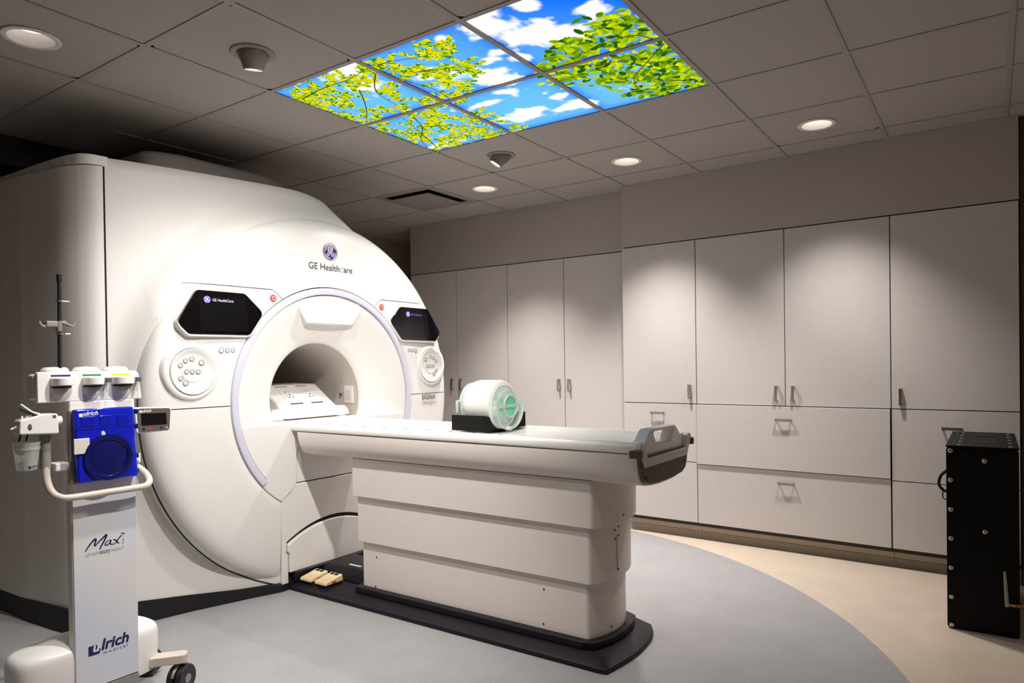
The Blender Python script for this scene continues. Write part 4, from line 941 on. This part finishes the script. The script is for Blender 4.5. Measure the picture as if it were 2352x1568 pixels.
obj('terminal_arm', MB().tube([(XC-.03, 1.372, 1.085), (XC-.04, 1.368, 1.0), (XC-.045, 1.37, .965)], .0145, 12), 'grey_tube', ct)
# left-hand patient tube valve, drip cup
vb = obj('valve_body', MB().prism(rpoly([(.968, 1.099), (1.090, 1.092), (1.088, 1.165), (1.045, 1.166), (.972, 1.148)], [.008, .008, .01, .01, .01]), XC-.03, XC+.028), 'white', ct, bev=.006, seg=3)
obj('valve_knob', MB().tube([(XC, 1.088, 1.138), (XC, 1.106, 1.138)], .016, 18), 'white', vb)
obj('valve_lever', MB().tube([(XC+.005, 1.037, 1.162), (XC+.005, 1.015, 1.172), (XC+.005, .982, 1.202)], [.007, .0055, .004], 10), 'button', vb)
obj('valve_lever', MB().tube([(XC+.012, 1.030, 1.158), (XC+.012, 1.0, 1.175), (XC+.012, .975, 1.188)], [.005, .0045, .003], 10), 'shadow_gap', vb)
obj('valve_spout', MB().tube([(XC, .972, 1.124), (XC, .953, 1.118)], [.006, .003], 10), 'white', vb)
for y in (.985, 1.0, 1.017): obj('valve_peg', MB().tube([(XC+.005, y, 1.148), (XC+.005, y, 1.163)], .0035, 8), 'white', vb)
obj('valve_window', MB().lathe([(.011, .0285), (.0005, .0295)], (XC, 1.0, 1.123), 'x', 20).xf(lambda x, y, z: (x, 1.0+(y-1.0)*.6, z)), 'grey_plastic', vb)
obj('valve_code', MB().box(XC+.0282, XC+.029, 1.070, 1.080, 1.150, 1.160), 'grey_plastic', vb, smooth=False)
for y in (.983, 1.004): obj('cup_hook', MB().tube([(XC, y, 1.100), (XC, y-.004, 1.085), (XC, y-.006, 1.074)], .003, 8), 'shadow_gap', vb)
cu = obj('drip_cup', MB().lathe([(.0005, .973), (.029, .973), (.030, .976), (.0405, 1.068), (.042, 1.071), (.0395, 1.071), (.0285, .978), (.0005, .977)], (XC, .999, 0), 'z', 40), 'cup', ct)
text('lettering', 'ulrich', cu, 'navy', (XC+.0315, 1.002, .984), .028, shear=.25, bold=.02)
obj('logo_flag', MB().box(XC+.0305, XC+.032, .992, 1.0, .981, .989), 'navy', cu, smooth=False)
obj('cup_ring', MB().lathe([(.0385, 1.045), (.0402, 1.045), (.0408, 1.052), (.0390, 1.052)], (XC, .999, 0), 'z', 40), 'cup', cu)
# writing on the column
fn = lambda p: (XC+.0008, 1.178+p.x*.122, .642+p.y*.052)
mb = MB()
for path, wd in (([(0, .05), (.12, .45), (.26, .78), (.30, .72), (.26, .40), (.27, .30)], .0065), ([(.27, .30), (.42, .62), (.60, .95), (.57, .70), (.46, .25), (.40, -.02)], .0065),
                 ([(.72, .50), (.64, .48), (.56, .30), (.60, .18), (.70, .32), (.74, .50), (.71, .26), (.76, .16), (.80, .22)], .0042), ([(.80, .52), (.88, .40), (.93, .20), (.98, .16)], .0042), ([(.80, .12), (.90, .32), (1.0, .60), (1.06, .68)], .0042)):
    pts = smooth2(path, 6); n = len(pts)
    q = [Vector((p.x*.122, p.y*.052)) for p in pts]
    mb.ribbon(q, [wd*(.55+.45*math.sin(PI*k/(n-1))) for k in range(n)], lambda p: (XC+.0008, 1.178+p.x, .645+p.y))
obj('lettering', mb, 'navy', fc, smooth=False, recalc=False)
text('lettering', '3', fc, 'print_grey', (XC, 1.305, .648), .010, lift=.0008)
text('lettering', 'TM', fc, 'navy', (XC, 1.302, .683), .014, lift=.0008, bold=.02)
text('lettering', 'ulrich', fc, 'print_grey', (XC, 1.178, .627), .045, lift=.0008)
text('lettering', 'easy', fc, 'ink_light', (XC, 1.226, .627), .040, lift=.0008, bold=.015)
text('lettering', 'INJECT', fc, 'print_grey', (XC, 1.269, .627), .046, lift=.0008)
text('lettering', 'lrich', fc, 'navy', (XC, 1.226, .266), .100, shear=.22, bold=.03, lift=.0008)
text('lettering', 'medical', fc, 'navy', (XC, 1.234, .248), .086, lift=.0008, track=1.5, height=.010)
obj('logo_flag', MB().prism([(1.182, .256), (1.220, .256), (1.224, .270), (1.210, .292), (1.182, .292)], XC-.001, XC+.0006), 'blue_label', fc, smooth=False)
text('lettering', 'u', fc, 'white', (XC, 1.198, .268), .024, shear=.22, bold=.03, lift=.0010)

# ------------------------------------------------------------------ black equipment case
bx = thing('equipment_case', (-.03, 4.27, 0), 'tall black riveted equipment case standing by the drawer cabinets', 'case')
def bxo(nm, mb, m, par=None, bev=0, **k): return obj(nm, mb, m, par or bx, bev=bev, **k)
X0, X1, Y0, Y1, Z1 = -.185, .105, 3.905, 4.66, .888
cb = bxo('case_body', MB().box(X0+.003, X1-.003, Y0+.003, Y1-.003, .004, Z1-.004), 'black_case', bev=.004)
bxo('front_sheet', MB().box(X0, X1, Y0, Y0+.004, .012, Z1-.012), 'black_case', bev=.001)
lid = bxo('lid', MB().box(X0-.002, X1+.002, Y0-.002, Y1, Z1-.004, Z1+.006), 'black_case', bev=.003)
bxo('lid_strip', MB().box(X0+.028, X0+.034, Y0+.02, Y1-.02, Z1+.005, Z1+.008), 'black', lid)
RV = MB().lathe([(.0105, 0), (.0105, -.002), (.007, -.0045), (.004, -.0045), (.004, -.002), (.0005, -.002)], (0, 0, 0), 'y', 18).mesh('rivet'); RV.materials.append(M('chrome'))
RT = MB().lathe([(.009, 0), (.008, .003), (.0005, .0035)], (0, 0, 0), 'z', 14).mesh('rivet'); RT.materials.append(M('chrome'))
for z in (.868, .725, .582, .440, .297, .155, .018): put('rivet', RV, (X0+.018, Y0, z), cb)
for z in (.826, .488): put('rivet', RV, (-.028, Y0, z), cb)
for q in range(5):
    for x in (X0+.055, X1-.030): put('rivet', RT, (x, Y0+.03+q*.155, Z1+.006), lid)
for y in (4.10, 4.47):
    h_ = bxo('recessed_grip', MB().lathe([(.052, .0062), (.052, .008), (.040, .0085), (.030, .0065)], (-.035, y, Z1), 'z', 36).xf(lambda x, yy, z: (x, yy, z)), 'black', lid)
    bxo('grip_well', MB().lathe([(.030, .0066), (.0005, .0066)], (-.035, y, Z1), 'z', 24), 'shadow_gap', h_)
bxo('side_handle', MB().tube([tuple(p) for p in smooth2([(X0+.003, 3.95, .765), (X0-.025, 3.955, .735), (X0-.034, 3.96, .69), (X0-.012, 3.965, .66), (X0+.003, 3.965, .66)], 5)], .007, 10), 'black')
bxo('side_loop', MB().tube([tuple(p) for p in smooth2([(X0+.003, 3.955, .67), (X0-.016, 3.957, .655), (X0-.016, 3.958, .625), (X0+.003, 3.96, .615)], 5)], .0028, 8), 'black')
an = bxo('antenna', MB().tube([(.0545, 3.865, .160), (.0520, 3.865, .22), (.0475, 3.865, .30), (.0470, 3.865, .322)], [.0082, .0078, .0058, .005], 14), 'grey_tube')
bxo('antenna_joint', MB().tube([(.056, 3.865, .170), (.086, 3.872, .166)], .0062, 12), 'grey_tube', an)
bxo('antenna_connector', MB().tube([(.086, 3.872, .166), (.112, 3.886, .164), (.112, 3.908, .164)], .009, 12), 'brass', an)
